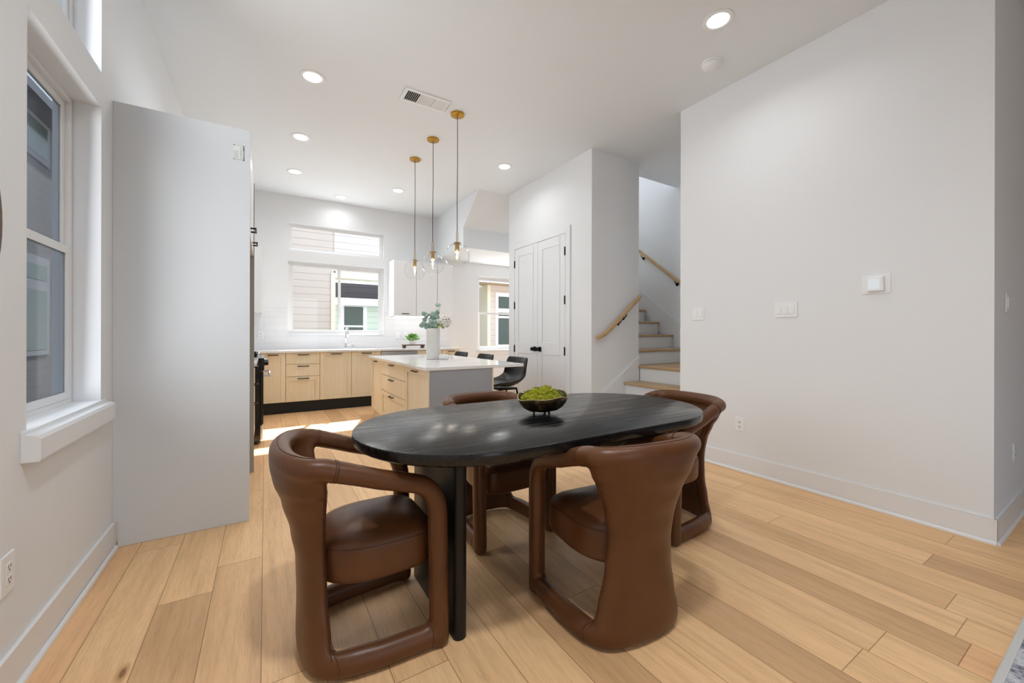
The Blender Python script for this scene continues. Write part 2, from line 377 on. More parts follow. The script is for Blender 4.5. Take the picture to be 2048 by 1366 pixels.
# ------------------------------------------------------------------ windows
def sash(bm, u0, u1, z0, z1, w, place, d0, d1):
    for a, b, c, d in ((u0, u1, z0, z0+w), (u0, u1, z1-w, z1), (u0, u0+w, z0+w, z1-w), (u1-w, u1, z0+w, z1-w)):
        place(bm, a, b, c, d, d0, d1)
def place_y(bm, a, b, c, d, d0, d1): box(bm, a, b, YB+d0, YB+d1, c, d)
def place_x(bm, a, b, c, d, d0, d1): box(bm, XL-d1, XL-d0, a, b, c, d)
def win_part(name, parent, m, place, rects, bevel=0.002):
    bm = bmesh.new()
    for r in rects: place(bm, *r)
    return obj(name, bm, m, parent, bevel=bevel)
def window(name, place, u0, u1, z0, z1, mode, gm, rev=0.10, fw=0.032, sw=0.04, fd=0.07, tk=0.024):
    bm = bmesh.new(); sash(bm, u0, u1, z0, z1, fw, place, rev, rev+fd)
    w = struct(name, bm, M_vinyl, bevel=0.003)
    a, b, c, d = u0+fw, u1-fw, z0+fw, z1-fw
    if mode == 'fixed':
        bm = bmesh.new(); sash(bm, a, b, c, d, 0.02, place, rev+0.008, rev+0.035); obj('sash', bm, M_vinyl, w, bevel=0.002)
        win_part('pane', w, gm, place, [(a+0.02, b-0.02, c+0.02, d-0.02, rev+0.020, rev+0.024)], 0)
    if mode == 'slider':
        mid = (a+b)/2+0.025
        for (p, q, e) in ((a, mid+0.02, 0.012), (mid-0.02, b, 0.036)):
            bm = bmesh.new(); sash(bm, p, q, c, d, 0.038, place, rev+e, rev+e+0.022); obj('sash', bm, M_vinyl, w, bevel=0.002)
            win_part('pane', w, gm, place, [(p+0.038, q-0.038, c+0.038, d-0.038, rev+e+0.009, rev+e+0.013)], 0)
    if mode == 'hung':
        mid = (c+d)/2
        for k, (p, q, e) in enumerate(((c, mid+sw/2, 0.002), (mid-sw/2, d, 0.004+tk))):
            bm = bmesh.new(); sash(bm, a, b, p, q, sw, place, rev+e, rev+e+tk); obj('sash', bm, M_vinyl, w, bevel=0.002)
            win_part('pane', w, gm[k] if isinstance(gm, tuple) else gm, place, [(a+sw, b-sw, p+sw, q-sw, rev+e+tk*0.4, rev+e+tk*0.4+0.004)], 0)
    return w
window('window_1', place_y, *KW, 'slider', M_glass, 0.05)
window('window_2', place_y, *KT, 'fixed', M_glass, 0.05)
window('window_3', place_y, *NW, 'hung', M_glass, 0.06)
window('window_4', place_x, WL['y0'], WL['y1'], WL['z0'], WL['z1'], 'hung', (M_screen, M_screen), 0.10, 0.022, 0.036, 0.036, 0.015)
window('window_5', place_x, WT['y0'], WT['y1'], WT['z0'], WT['z1'], 'fixed', M_glass, 0.10, 0.03, 0.03, 0.04)
# unseen rear glazing of the living room, added to let in more light
bm = bmesh.new()
for i in range(3):
    x = -0.1 + i*1.05; box(bm, x-0.03, x+0.03, -5.06, -5.0, 0.3, 2.75)
box(bm, -0.1, 2.0, -5.06, -5.0, 0.3, 0.36); box(bm, -0.1, 2.0, -5.06, -5.0, 2.69, 2.75)
struct('added_window', bm, M_vinyl)
# sill of left window
bm = bmesh.new()
box(bm, XL-0.102, XL, 2.061, 2.789, 0.80, 0.8285)
prism(bm, [(XL, 0.722), (XL+0.045, 0.722), (XL+0.048, 0.730), (XL+0.048, 0.800), (XL+0.040, 0.812), (XL+0.012, 0.816), (XL+0.010, 0.8285), (XL, 0.8285)], 'y', 2.02, 2.83)
struct('trim_1', bm, M_trim, bevel=0.0015)
struct('trim_2', bxs((KW[0]-0.02, KW[1]+0.02, YB-0.02, YB+0.05, KW[2]-0.018, KW[2]-0.001)), M_trim, bevel=0.002)
struct('trim_3', bxs((NW[0]-0.03, NW[1]+0.03, YB-0.035, YB+0.06, NW[2]-0.03, NW[2]-0.001), (NW[0], NW[1], YB-0.012, YB, NW[2]-0.10, NW[2]-0.03)), M_trim, bevel=0.002)

# ------------------------------------------------------------------ closet double doors
DZ = 2.45; DY = (3.985, 4.592, 5.20)
bm = bmesh.new(); cw = 0.09
box(bm, XC-0.018, XC, DY[0]-cw, DY[0]-0.003, 0, DZ+cw); box(bm, XC-0.018, XC, DY[2]+0.003, DY[2]+cw, 0, DZ+cw); box(bm, XC-0.018, XC, DY[0]-0.003, DY[2]+0.003, DZ+0.004, DZ+cw)
struct('trim_4', bm, M_trim, bevel=0.002)
struct('door_gap_shade', bxs((XC-0.004, XC, DY[0]-0.003, DY[2]+0.003, 0, DZ+0.004)), M_dark_plastic)  # dark sheet behind the leaves; shade of their gaps put into its colour
def leaf(name, y0, y1, hinge_y, knob_y):
    bm = bmesh.new(); x0, x1 = XC-0.016, XC-0.004
    y0 += 0.0025; y1 -= 0.0025; st = 0.105
    box(bm, x0+0.006, x1, y0+st, y1-st, 0.012, DZ)
    box(bm, x0, x1, y0, y0+st, 0.012, DZ); box(bm, x0, x1, y1-st, y1, 0.012, DZ)
    box(bm, x0, x1, y0+st, y1-st, 0.012, 0.22); box(bm, x0, x1, y0+st, y1-st, 0.88, 1.05); box(bm, x0, x1, y0+st, y1-st, DZ-0.12, DZ)
    d = struct(name, bm, M_door, bevel=0.0025)
    for z in (2.225, 1.60, 0.945):
        bm = bmesh.new(); tube(bm, [(XC-0.022, hinge_y, z-0.055), (XC-0.022, hinge_y, z+0.055)], 0.0075, 8); box(bm, XC-0.0185, XC-0.0155, hinge_y-0.012, hinge_y+0.012, z-0.05, z+0.05)
        obj('hinge', bm, M_black, d)
    bm = bmesh.new(); box(bm, x0-0.007, x0, knob_y-0.033, knob_y+0.033, 0.955-0.033, 0.955+0.033); h = obj('knob_plate', bm, M_black, d, bevel=0.002)
    bm = bmesh.new(); tube(bm, [(x0-0.007, knob_y, 0.955), (x0-0.035, knob_y, 0.955), (x0-0.036, knob_y, 0.955), (x0-0.04, knob_y, 0.955), (x0-0.062, knob_y, 0.955), (x0-0.068, knob_y, 0.955)], [0.010, 0.010, 0.018, 0.026, 0.027, 0.022], 20)
    obj('door_knob', bm, M_black, d, smooth=False, bevel=0.001)
    return d
leaf('door_1', DY[0], DY[1], DY[0]+0.004, DY[1]-0.06)
leaf('door_2', DY[1], DY[2], DY[2]-0.004, DY[1]+0.06)

# ------------------------------------------------------------------ stairs
st = thing('stair_flight', 'lower white stair flight with oak treads and a turning landing, right of the closet wall', 'stairs', (4.2, 3.0, 0), 0)
st2 = thing('stair_flight', 'upper white stair flight with oak treads climbing behind the closet wall', 'stairs', (4.62, 4.2, 0), 0)
def spart(name, bm, m, par, **k):
    o = obj(name, bm, m, par, **k); o.location = (-par.location.x, -par.location.y, 0); return o
NX = [3.27, 3.53, 3.79, 4.055]; NZ = [0.191, 0.382, 0.573, 0.768]
YS0, YS1 = 2.478, 3.499
for i in range(4):
    x1 = NX[i+1]+0.03 if i < 3 else 5.156
    spart('tread', bxs((NX[i], x1, YS0, YS1 if i < 3 else 3.516, NZ[i]-0.032, NZ[i])), M_tread, st, bevel=0.010, seg=3)
    spart('riser', bxs((NX[i]+0.028, NX[i]+0.045, YS0, YS1, (NZ[i-1] if i else 0.001), NZ[i]-0.032)), M_trim, st)
NY = [3.54, 3.79, 4.04, 4.29, 4.54, 4.79]
for i, y in enumerate(NY):
    zt = 0.966+0.196*i
    spart('tread', bxs((4.082, 5.158, y, y+0.28, zt-0.032, zt)), M_tread, st2, bevel=0.010, seg=3)
    spart('riser', bxs((4.082, 5.158, y+0.028, y+0.045, zt-0.196, zt-0.032)), M_trim, st2)
spart('tread', bxs((4.082, 5.158, 3.518, 3.568, 0.736, 0.768)), M_tread, st2)
bm = bmesh.new(); prism(bm, [(3.44, 0.001), (3.44, 0.470), (4.078, 0.885), (4.078, 0.001)], 'y', 3.501, 3.5165)
spart('skirtboard', bm, M_trim, st, bevel=0.002)
k = 0.196/0.25
bm = bmesh.new(); prism(bm, [(2.48, 0.768), (2.48, 0.91), (3.42, 1.10), (3.517, 1.10+0.097*k), (3.517, 0.768)], 'x', 5.160, 5.178)
spart('skirtboard', bm, M_trim, st)
bm = bmesh.new(); prism(bm, [(3.518, 0.768), (3.518, 1.10+0.098*k), (5.05, 1.10+1.63*k), (5.05, 0.9+1.63*k), (3.6, 0.768)], 'x', 5.160, 5.178)
spart('skirtboard', bm, M_trim, st2)
def rail(name, pts, brackets, off, label):
    base = Vector(pts[0]); t = thing(name, label, 'handrail', base)
    bm = bmesh.new(); tube(bm, [Vector(p)-base for p in pts], [(0.019, 0.026)]*len(pts), 16, sq=(0, 0, 1) if False else off)
    o = obj('rail', bm, M_rail, t); smooth_angle(o, 50)
    for p in brackets:
        p = Vector(p)-base; w = Vector(off)
        bm = bmesh.new(); tube(bm, [p+Vector((0, 0, -0.022)), p+Vector((0, 0, -0.05)), p+Vector((0, 0, -0.075))+w*0.03, p+Vector((0, 0, -0.078))+w*0.056], 0.006, 8)
        tube(bm, [p+Vector((0, 0, -0.078))+w*0.054, p+Vector((0, 0, -0.078))+w*0.0585], 0.026, 12)
        b = obj('bracket', bm, M_black, t)
rail('handrail', [(3.30, 3.455, 1.118), (3.42, 3.455, 1.165), (3.50, 3.455, 1.215), (3.65, 3.455, 1.335), (3.99, 3.455, 1.605), (4.03, 3.455, 1.65)], [(3.70, 3.455, 1.375), (3.79, 3.455, 1.445)], (0, 1, 0), 'short oak handrail with a bent lower end on the closet side wall')
rail('handrail', [(5.115, 3.2, 1.63), (5.115, 3.72, 1.962), (5.115, 4.4, 2.495), (5.115, 5.2, 3.12)], [(5.115, 3.745, 1.98), (5.115, 4.36, 2.462)], (1, 0, 0), 'long oak handrail climbing the far wall of the stairwell')

# ------------------------------------------------------------------ wall plates
def plate(name, label, cat, org, u, nrm, w, h, kind, group=None):
    """org = centre on wall, u = horizontal direction, nrm = out of the wall"""
    u = Vector(u); nrm = Vector(nrm); t = thing(name, label, cat, org, 0, group)
    def bx(a0, a1, z0, z1, d0, d1):
        bm = bmesh.new(); ps = [u*a+nrm*d for a in (a0, a1) for d in (d0, d1)]
        box(bm, min(p.x for p in ps), max(p.x for p in ps), min(p.y for p in ps), max(p.y for p in ps), z0, z1); return bm
    obj('cover_plate', bx(-w/2, w/2, -h/2, h/2, 0.0005, 0.007), M_plastic, t, bevel=0.0025)
    if kind == 'outlet':
        for z in (0.02, -0.02):
            s = obj('socket', bx(-0.017, 0.017, z-0.014, z+0.014, 0.007, 0.0095), M_plastic, t, bevel=0.004)
            bm = bx(-0.008, -0.005, z-0.003, z+0.008, 0.0095, 0.0098)
            b2 = bx(0.005, 0.008, z-0.003, z+0.008, 0.0095, 0.0098); me = bpy.data.meshes.new('tmp'); b2.to_mesh(me); b2.free(); bm.from_mesh(me)
            b3 = bx(-0.003, 0.003, z-0.011, z-0.006, 0.0095, 0.0098); b3.to_mesh(me); b3.free(); bm.from_mesh(me)
            obj('slots', bm, M_dark_plastic, s)
    else:
        k = int(kind)
        for i in range(k):
            c = (i-(k-1)/2)*0.046
            obj('rocker', bx(c-0.0165, c+0.0165, -0.033, 0.033, 0.007, 0.011), M_plastic, t, bevel=0.0015)
            
    return t
nx_ = (-1, 0, 0)
plate('light_switch', 'white two-rocker light switch left of the three-rocker one on the right wall', 'light switch', (XR, 2.282, 1.358), (0, 1, 0), nx_, 0.116, 0.118, '2')
plate('light_switch', 'white three-rocker light switch on the right wall', 'light switch', (XR, 1.541, 1.359), (0, 1, 0), nx_, 0.163, 0.118, '3')
plate('wall_outlet', 'white duplex outlet low on the right wall beside the end chair', 'outlet', (XR, 1.893, 0.396), (0, 1, 0), nx_, 0.074, 0.118, 'outlet')
plate('light_switch', 'white single light switch on the shaded wall round the far right corner', 'light switch', (3.80, 0.488, 1.36), (1, 0, 0), (0, -1, 0), 0.074, 0.118, '1')
plate('wall_outlet', 'white outlet low on the shaded wall round the far right corner', 'outlet', (4.02, 0.488, 0.43), (1, 0, 0), (0, -1, 0), 0.074, 0.118, 'outlet')
plate('wall_outlet', 'white duplex outlet low on the left wall under the window', 'outlet', (XL, 1.93, 0.397), (0, 1, 0), (1, 0, 0), 0.08, 0.125, 'outlet')
plate('wall_outlet', 'white outlet on the tiled backsplash left of the kitchen window', 'outlet', (-0.058, YB-0.008, 1.14), (1, 0, 0), (0, -1, 0), 0.074, 0.118, 'outlet')
plate('light_switch', 'white single switch on the tiles just right of the kitchen window', 'light switch', (2.02, YB-0.008, 1.13), (1, 0, 0), (0, -1, 0), 0.074, 0.118, '1')
plate('wall_outlet', 'white outlet on the tiles under the right wall cabinets', 'outlet', (2.16, YB-0.008, 1.13), (1, 0, 0), (0, -1, 0), 0.074, 0.118, 'outlet')
# thermostat
t = thing('thermostat', 'white thermostat with a lit square screen on the right wall', 'thermostat', (XR, 0.997, 1.503))
obj('back_plate', bxs((-0.006, -0.0005, -0.074, 0.074, -0.064, 0.064)), M_plastic, t, bevel=0.003)
obj('housing', bxs((-0.026, -0.006, -0.044, 0.044, -0.05, 0.05)), M_plastic, t, bevel=0.008, seg=4)
obj('screen', bxs((-0.0268, -0.026, -0.026, 0.034, -0.036, 0.034)), M_screen_lit, t)

# ------------------------------------------------------------------ ceiling things
def can(i, x, y, label):
    t = thing('recessed_light', label, 'ceiling light', (x, y, ZC), 0, 'recessed ceiling lights')
    bm = bmesh.new(); lathe(bm, [(0.070, -0.001), (0.072, -0.006), (0.096, -0.004), (0.100, -0.0005), (0.070, -0.0005)], 40); obj('trim_ring', bm, M_plastic, t, smooth=True)
    bm = bmesh.new(); lathe(bm, [(0.069, -0.004), (0.055, -0.006), (0.0, -0.006)], 40); obj('lens', bm, M_lamp, t, smooth=True)
    d = bpy.data.lights.new('recessed_lamp', 'AREA'); d.shape = 'DISK'; d.size = 0.13; d.energy = 4.5 if y < 2 else (1.6 if y > 6.5 else CAN); d.color = (0.96, 0.985, 1); d.spread = math.radians(150)
    o = bpy.data.objects.new('recessed_lamp', d); C.objects.link(o); o.location = (x, y, ZC-0.012)
CAN = 4.2
for i, (x, y, l) in enumerate([(2.677, 1.62, 'round recessed light nearest the camera, above the dining end, by the smoke alarm'),
    (0.339, 3.80, 'round recessed light left of the air vent, largest of the left row'), (0.335, 5.03, 'round recessed light second in the left row, beyond the panel sticker'),
    (0.338, 6.143, 'round recessed light third in the left row, near the kitchen window wall'), (2.657, 4.504, 'round recessed light right of the pendant cords near the closet wall'),
    (1.722, 6.121, 'round recessed light just left of the leftmost pendant cord'), (1.029, 6.897, 'round recessed light closest to the wall above the kitchen window')]): can(i, x, y, l)
for (x, y) in ((0.3, 0.5), (1.5, 0.0), (1.7, -2.9)):  # fill lamps added at the ceiling, out of view, to brighten the dining end
    d = bpy.data.lights.new('ceiling_fill', 'AREA'); d.shape = 'DISK'; d.size = 0.2; d.energy = 22 if y > 0.2 else 8; d.color = (0.96, 0.985, 1); d.spread = math.radians(140)
    o = bpy.data.objects.new('ceiling_fill', d); C.objects.link(o); o.location = (x, y, ZC-0.012)
t = thing('smoke_alarm', 'round white smoke alarm on the ceiling above the right wall', 'smoke alarm', (3.054, 1.905, ZC))
bm = bmesh.new(); lathe(bm, [(0.0, -0.0005), (0.075, -0.0005), (0.075, -0.012), (0.070, -0.014), (0.0, -0.014)], 40); obj('mount', bm, M_plastic, t)
bm = bmesh.new(); lathe(bm, [(0.0, -0.014), (0.064, -0.014), (0.066, -0.018), (0.062, -0.034), (0.052, -0.042), (0.0, -0.043)], 40); obj('cover', bm, M_plastic, t, smooth=True)
bm = bmesh.new(); lathe(bm, [(0.0, -0.043), (0.016, -0.043), (0.016, -0.046), (0.0, -0.047)], 24); obj('test_button', bm, M_plastic, t)
# air vent
t = thing('air_vent', 'rectangular white air vent with dark slots in the ceiling', 'air vent', (1.272, 3.615, ZC))
L, H2 = 0.215, 0.105
obj('frame', bxs((-L, L, -H2, -H2+0.028, -0.010, -0.0005), (-L, L, H2-0.028, H2, -0.010, -0.0005), (-L, -L+0.03, -H2+0.028, H2-0.028, -0.010, -0.0005), (L-0.03, L, -H2+0.028, H2-0.028, -0.010, -0.0005)), M_plastic, t, bevel=0.003)
obj('duct', bxs((-L+0.03, L-0.03, -H2+0.028, H2-0.028, -0.002, -0.0006)), mat('dark_duct', lin(18, 18, 18), 0.8), t)
bm = bmesh.new()
for i in range(7):
    x = -L+0.034+i*0.0165; prism(bm, [(x, -0.002), (x+0.002, -0.002), (x-0.004, -0.010), (x-0.006, -0.010)], 'y', -H2+0.028, H2-0.028)
obj('louvre', bm, M_plastic, t); bm = bmesh.new()
for i in range(11):
    x = 0.075+i*0.0115; prism(bm, [(x, -0.002), (x+0.002, -0.002), (x+0.011, -0.010), (x+0.009, -0.010)], 'y', -H2+0.028, H2-0.028)
obj('louvre', bm, M_plastic, t)
bm = bmesh.new(); box(bm, -0.068, -0.062, -H2+0.028, H2-0.028, -0.010, -0.002); box(bm, 0.062, 0.068, -H2+0.028, H2-0.028, -0.010, -0.002)
for i in range(14):
    y = -H2+0.030+i*0.011; prism(bm, [(y, -0.002), (y+0.002, -0.002), (y+0.010, -0.009), (y+0.008, -0.009)], 'x', -0.062, 0.062)
obj('louvre', bm, M_plastic, t)

# pendants
def pendant(x, y, zc, label):
    t = thing('pendant_light', label, 'pendant light', (x, y, ZC), 0, 'brass pendants over the island')
    R = 0.126; z0 = zc-ZC
    bm = bmesh.new(); lathe(bm, [(0.0, -0.0005), (0.066, -0.0005), (0.066, -0.018), (0.060, -0.021), (0.0, -0.022)], 32); o = obj('canopy', bm, M_brass, t); smooth_angle(o)
    bm = bmesh.new(); tube(bm, [(0, 0, -0.02), (0.002, 0, -0.5), (-0.002, 0, -0.9), (0, 0, z0+R+0.115)], 0.0035, 8); obj('cord', bm, M_cord, t, smooth=True)
    bm = bmesh.new(); hw = 0.017; zb = z0+R+0.0
    pts = [(-hw, 0, zb)] + [(-hw, 0, zb+0.10)] + [(-hw*math.cos(a), 0, zb+0.10+hw*math.sin(a)) for a in [PI*k/8 for k in range(1, 8)]] + [(hw, 0, zb+0.10), (hw, 0, zb)]
    pts = [(p[0]*0.75, p[0]*0.66, p[2]) for p in pts]
    tube(bm, pts, 0.0035, 8); obj('hanger', bm, M_brass_dk, t, smooth=True)
    bm = bmesh.new(); lathe(bm, [(0.0, zb+0.006), (0.036, zb+0.006), (0.036, zb-0.012), (0.022, zb-0.012), (0.022, zb-0.075), (0.016, zb-0.078), (0.0, zb-0.078)], 28); o = obj('socket', bm, M_brass_dk, t); smooth_angle(o)
    zb2 = zb-0.078
    bm = bmesh.new(); lathe(bm, [(0.012, zb2), (0.013, zb2-0.02), (0.020, zb2-0.045), (0.026, zb2-0.068), (0.022, zb2-0.088), (0.010, zb2-0.1), (0.0, zb2-0.102)], 20); obj('bulb', bm, glass_bulb, t, smooth=True)
    bm = bmesh.new()
    for k in range(4):
        a = k*PI/2; tube(bm, [(0.005*math.cos(a), 0.005*math.sin(a), zb2-0.015), (0.010*math.cos(a+0.6), 0.010*math.sin(a+0.6), zb2-0.07)], 0.0022, 6)
    obj('filament', bm, M_bulb, t)
    a0, a1 = math.radians(16), math.radians(148)
    bm = bmesh.new(); prof = [(R*math.sin(a0+(a1-a0)*k/28), z0+R*math.cos(a0+(a1-a0)*k/28)) for k in range(29)]
    inn = [((R-0.003)*math.sin(a0+(a1-a0)*k/28), z0+(R-0.003)*math.cos(a0+(a1-a0)*k/28)) for k in range(28, -1, -1)]
    prof = prof + inn; seg = 40
    rings = [[bm.verts.new((r*math.cos(2*PI*k/seg), r*math.sin(2*PI*k/seg), zz)) for k in range(seg)] for r, zz in prof]
    for i in range(len(rings)):
        j = (i+1) % len(rings)
        for k in range(seg): bm.faces.new((rings[i][k], rings[i][(k+1) % seg], rings[j][(k+1) % seg], rings[j][k]))
    obj('globe', bm, M_globe, t, smooth=True)
    d = bpy.data.lights.new('pendant_bulb', 'POINT'); d.energy = 1.6; d.color = (1, 0.9, 0.76); d.shadow_soft_size = 0.035
    o = bpy.data.objects.new('pendant_bulb', d); C.objects.link(o); o.location = (x, y, zc+R-0.078-0.12)
glass_bulb = glass('bulb_glass', (1, 0.96, 0.9, 1), 0.8)
pendant(1.624, 3.677, 1.94, 'clear globe pendant on the right, nearest of the three over the island')
pendant(1.602, 4.299, 1.955, 'clear globe pendant in the middle of the three over the island')
pendant(1.592, 4.904, 1.955, 'clear globe pendant on the left, farthest of the three over the island')

# ------------------------------------------------------------------ cabinets (local x along the run, front faces -y)
def pull(parent, cx, cz, y, L=0.15, m=None):
    bm = bmesh.new(); box(bm, cx-L/2, cx+L/2, y-0.034, y-0.024, cz-0.006, cz+0.006)
    for s in (-1, 1): box(bm, cx+s*(L/2-0.008)-0.005, cx+s*(L/2-0.008)+0.005, y-0.026, y, cz-0.005, cz+0.005)
    return obj('pull', bm, m or M_black, parent, bevel=0.0015)
def front(parent, name, x0, x1, z0, z1, y, m, shaker=True, rail=0.058, handle=None, th=0.02, L=0.15):
    bm = bmesh.new(); g = 0.0028; x0 += g; x1 -= g; z0 += g; z1 -= g
    if shaker:
        box(bm, x0+rail, x1-rail, y+0.011, y+th, z0+rail, z1-rail)
        box(bm, x0, x0+rail, y, y+th, z0, z1); box(bm, x1-rail, x1, y, y+th, z0, z1)
        box(bm, x0+rail, x1-rail, y, y+th, z0, z0+rail); box(bm, x0+rail, x1-rail, y, y+th, z1-rail, z1)
    else: box(bm, x0, x1, y, y+th, z0, z1)
    o = obj(name, bm, m, parent, bevel=0.0012)
    if handle: pull(o, handle[0], handle[1], y, L)
    return o
def base_cab(label, loc, rz, w, depth, layout, ztop=0.884, group=None, mat_=None, plinth=True):
    t = thing('base_cabinet', label, 'cabinet', loc, rz, group); m = mat_ or M_oak
    zb0 = 0.168 if plinth else 0.105
    obj('body', bxs((0.001, w-0.001, 0.022, depth, zb0, ztop)), m, t)
    if plinth: obj('plinth', bxs((0.0001, w-0.0001, 0.070, 0.085, 0.001, zb0)), M_blackplinth, t)
    if layout == 'drawers':
        zs = [ztop, ztop-0.168, ztop-0.168-0.180, zb0+0.003] if plinth else [ztop, ztop-0.177, ztop-0.377, 0.108]
        for k in range(3):
            zt, zb = zs[k], zs[k+1]
            front(t, 'drawer', 0, w, zb, zt, 0, m, shaker=(k == 2), handle=(w/2, zt-0.032))
    elif layout == 'doors':
        front(t, 'door', 0, w/2, zb0+0.003, ztop, 0, m, handle=(w/4, ztop-0.03)); front(t, 'door', w/2, w, zb0+0.003, ztop, 0, m, handle=(w*0.75, ztop-0.03))
    else: front(t, 'door', 0, w, zb0+0.003, ztop, 0, m, handle=(w/2, ztop-0.03), L=0.13)
    return t
YF = 6.62
g = 'light oak base cabinets along the window wall'
base_cab('light oak one-door base cabinet next to the black range in the corner', (-0.06, YF, 0), 0, 0.313, 0.59, 'door', group=g)
base_cab('light oak base cabinet with three drawers under the window', (0.253, YF, 0), 0, 0.447, 0.59, 'drawers', group=g)
base_cab('light oak sink cabinet with two doors below the faucet', (0.70, YF, 0), 0, 0.894, 0.59, 'doors', group=g)
# dishwasher
t = thing('dishwasher', 'steel-topped dishwasher between the oak cabinets under the counter', 'dishwasher', (1.596, YF, 0))
obj('body', bxs((0.002, 0.598, 0.03, 0.59, 0.168, 0.874)), M_dark_plastic, t); obj('door', bxs((0.004, 0.596, 0, 0.03, 0.172, 0.876)), M_steel, t, bevel=0.004)
bm = bmesh.new(); tube(bm, [(0.06, -0.035, 0.80), (0.54, -0.035, 0.80)], 0.008, 10); tube(bm, [(0.08, 0, 0.80), (0.08, -0.035, 0.80)], 0.006, 8); tube(bm, [(0.52, 0, 0.80), (0.52, -0.035, 0.80)], 0.006, 8)
obj('handle', bm, M_steel, t, smooth=True); obj('plinth', bxs((0.0001, 0.5999, 0.070, 0.085, 0.001, 0.168)), M_blackplinth, t)
base_cab('light oak base cabinet right of the dishwasher, mostly behind the island', (2.196, YF, 0), 0, 0.45, 0.59, 'door', group=g)
base_cab('narrow light oak base cabinet ending the counter at the breakfast corner', (2.648, YF, 0), 0, 0.33, 0.59, 'door', group=g)
# left run: faces +x  (rz = +90deg: local -y -> +x)
XFL = -0.09
base_cab('light oak base cabinet between the refrigerator recess and the range', (XFL, 4.02, 0), PI/2, 0.90, 0.60, 'drawers')
base_cab('light oak corner base cabinet between the range and the window wall', (XFL, 5.71, 0), PI/2, 0.88, 0.60, 'door')
# counters
ct = obj('countertop', bxs((XL+0.002, 2.985, 6.585, YB-0.002, 0.885, 0.915), (XL+0.002, XFL+0.03, 5.705, 6.585, 0.885, 0.915)), M_quartz, bevel=0.003)
tag(ct, 'white quartz countertop along the window wall and into the corner', 'countertop')
ct = obj('countertop', bxs((XL+0.002, XFL+0.03, 4.018, 4.925, 0.885, 0.915)), M_quartz, bevel=0.003)
tag(ct, 'short white quartz countertop beside the refrigerator recess', 'countertop')
bs = obj('backsplash', bxs((XL+0.009, KW[0]-0.02, YB-0.008, YB-0.0005, 0.9155, 1.553), (KW[0]-0.02, KW[1]+0.02, YB-0.008, YB-0.0005, 0.9155, KW[2]-0.019), (KW[1]+0.02, 3.05, YB-0.008, YB-0.0005, 0.9155, 1.553)), M_tile)
tag(bs, 'white subway tile backsplash behind the counter on the window wall', 'backsplash')
bs = obj('backsplash', bxs((XL+0.0005, XL+0.008, 4.02, YB-0.009, 0.9155, 1.553)), M_tile)
tag(bs, 'white subway tile backsplash on the left wall behind the range', 'backsplash')
# wall cabinets
def wall_cab(label, loc, rz, w, depth, h, doors, m, hz=0.04, group=None):
    t = thing('wall_cabinet', label, 'cabinet', loc, rz, group); obj('body', bxs((0.001, w-0.001, 0.022, depth, 0, h)), m, t, bevel=0.001)
    x = 0
    for dw in doors: front(t, 'door', x, x+dw, 0, h, 0, m, shaker=False, handle=(x+dw/2, hz) if dw > 0.3 else None, L=0.13); x += dw
    return t
wall_cab('white wall cabinet with two flat doors right of the kitchen window', (1.865, 6.87, 1.47), 0, 0.785, 0.345, 0.965, (0.3925, 0.3925), M_white_cab)
wall_cab('narrow white wall cabinet ending the row near the breakfast corner', (2.652, 6.87, 1.47), 0, 0.29, 0.345, 0.965, (0.29,), M_white_cab)
wall_cab('white wall cabinet in the corner left of the kitchen window', (XL+0.002, 6.87, 1.47), 0, 0.655, 0.345, 0.965, (0.3275, 0.3275), M_white_cab)
wall_cab('white cabinet with two flat doors above the refrigerator recess', (-0.085, 2.995, 1.81), PI/2, 0.99, 0.61, 0.61, (0.495, 0.495), M_white_cab, hz=0.055)
ls = obj('cabinet_light', bxs((1.90, 2.62, 6.90, 6.93, 1.455, 1.4685)), M_strip); tag(ls, 'glowing white light strip under the right wall cabinets', 'light strip')
area('cabinet_strip_light', (2.26, 6.95, 1.45), (0, 0.3, -1), 0.7, 0.04, 0.6, (1, 0.98, 0.95))
# tall panels of the refrigerator recess
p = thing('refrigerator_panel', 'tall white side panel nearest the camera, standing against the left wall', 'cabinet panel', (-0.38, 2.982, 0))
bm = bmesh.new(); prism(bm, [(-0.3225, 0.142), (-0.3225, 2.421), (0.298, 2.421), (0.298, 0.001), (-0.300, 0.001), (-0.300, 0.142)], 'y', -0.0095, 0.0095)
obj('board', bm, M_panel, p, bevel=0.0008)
# sticker on the panel, printed lines only
sk = thing('shipping_label', 'small white printed sticker near the top corner of the tall panel', 'sticker', (-0.140, 2.9718, 2.274))
obj('paper', bxs((-0.0275, 0.0275, -0.0006, 0, -0.046, 0.046)), mat('sticker_paper', lin(226, 228, 226), 0.5), sk)
bm = bmesh.new(); random.seed(3)
def mk(x0, x1, z0, z1): box(bm, x0, x1, -0.0009, -0.0006, z0, z1)
for x0, x1, z0, z1 in ((-0.027, -0.020, 0.040, 0.045), (0.020, 0.027, 0.040, 0.045), (-0.027, -0.021, -0.045, -0.040), (0.021, 0.027, -0.045, -0.039), (-0.018, 0.018, 0.0425, 0.0435), (-0.018, 0.018, -0.043, -0.042), (0.0225, 0.0265, 0.012, 0.038)): mk(x0, x1, z0, z1)
z = 0.008
while z > -0.036:
    h = random.uniform(0.002, 0.006); mk(0.0225, 0.0265, z-h, z); z -= h+random.uniform(0.0015, 0.003)
for x in (-0.024, -0.018, -0.0125, -0.006, 0.008, 0.0145):
    z = random.uniform(0.0, 0.012) if x < 0 else 0.034
    while z > -0.036:
        h = random.uniform(0.003, 0.011); mk(x, x+0.0014, z-h, z); z -= h+random.uniform(0.0015, 0.004)
obj('print', bm, mat('sticker_ink', lin(40, 40, 40), 0.6), sk)
fp = obj('refrigerator_panel', bxs((XL+0.003, -0.079, 3.989, 4.010, 0.001, 2.421)), M_sheet, bevel=0.0008)
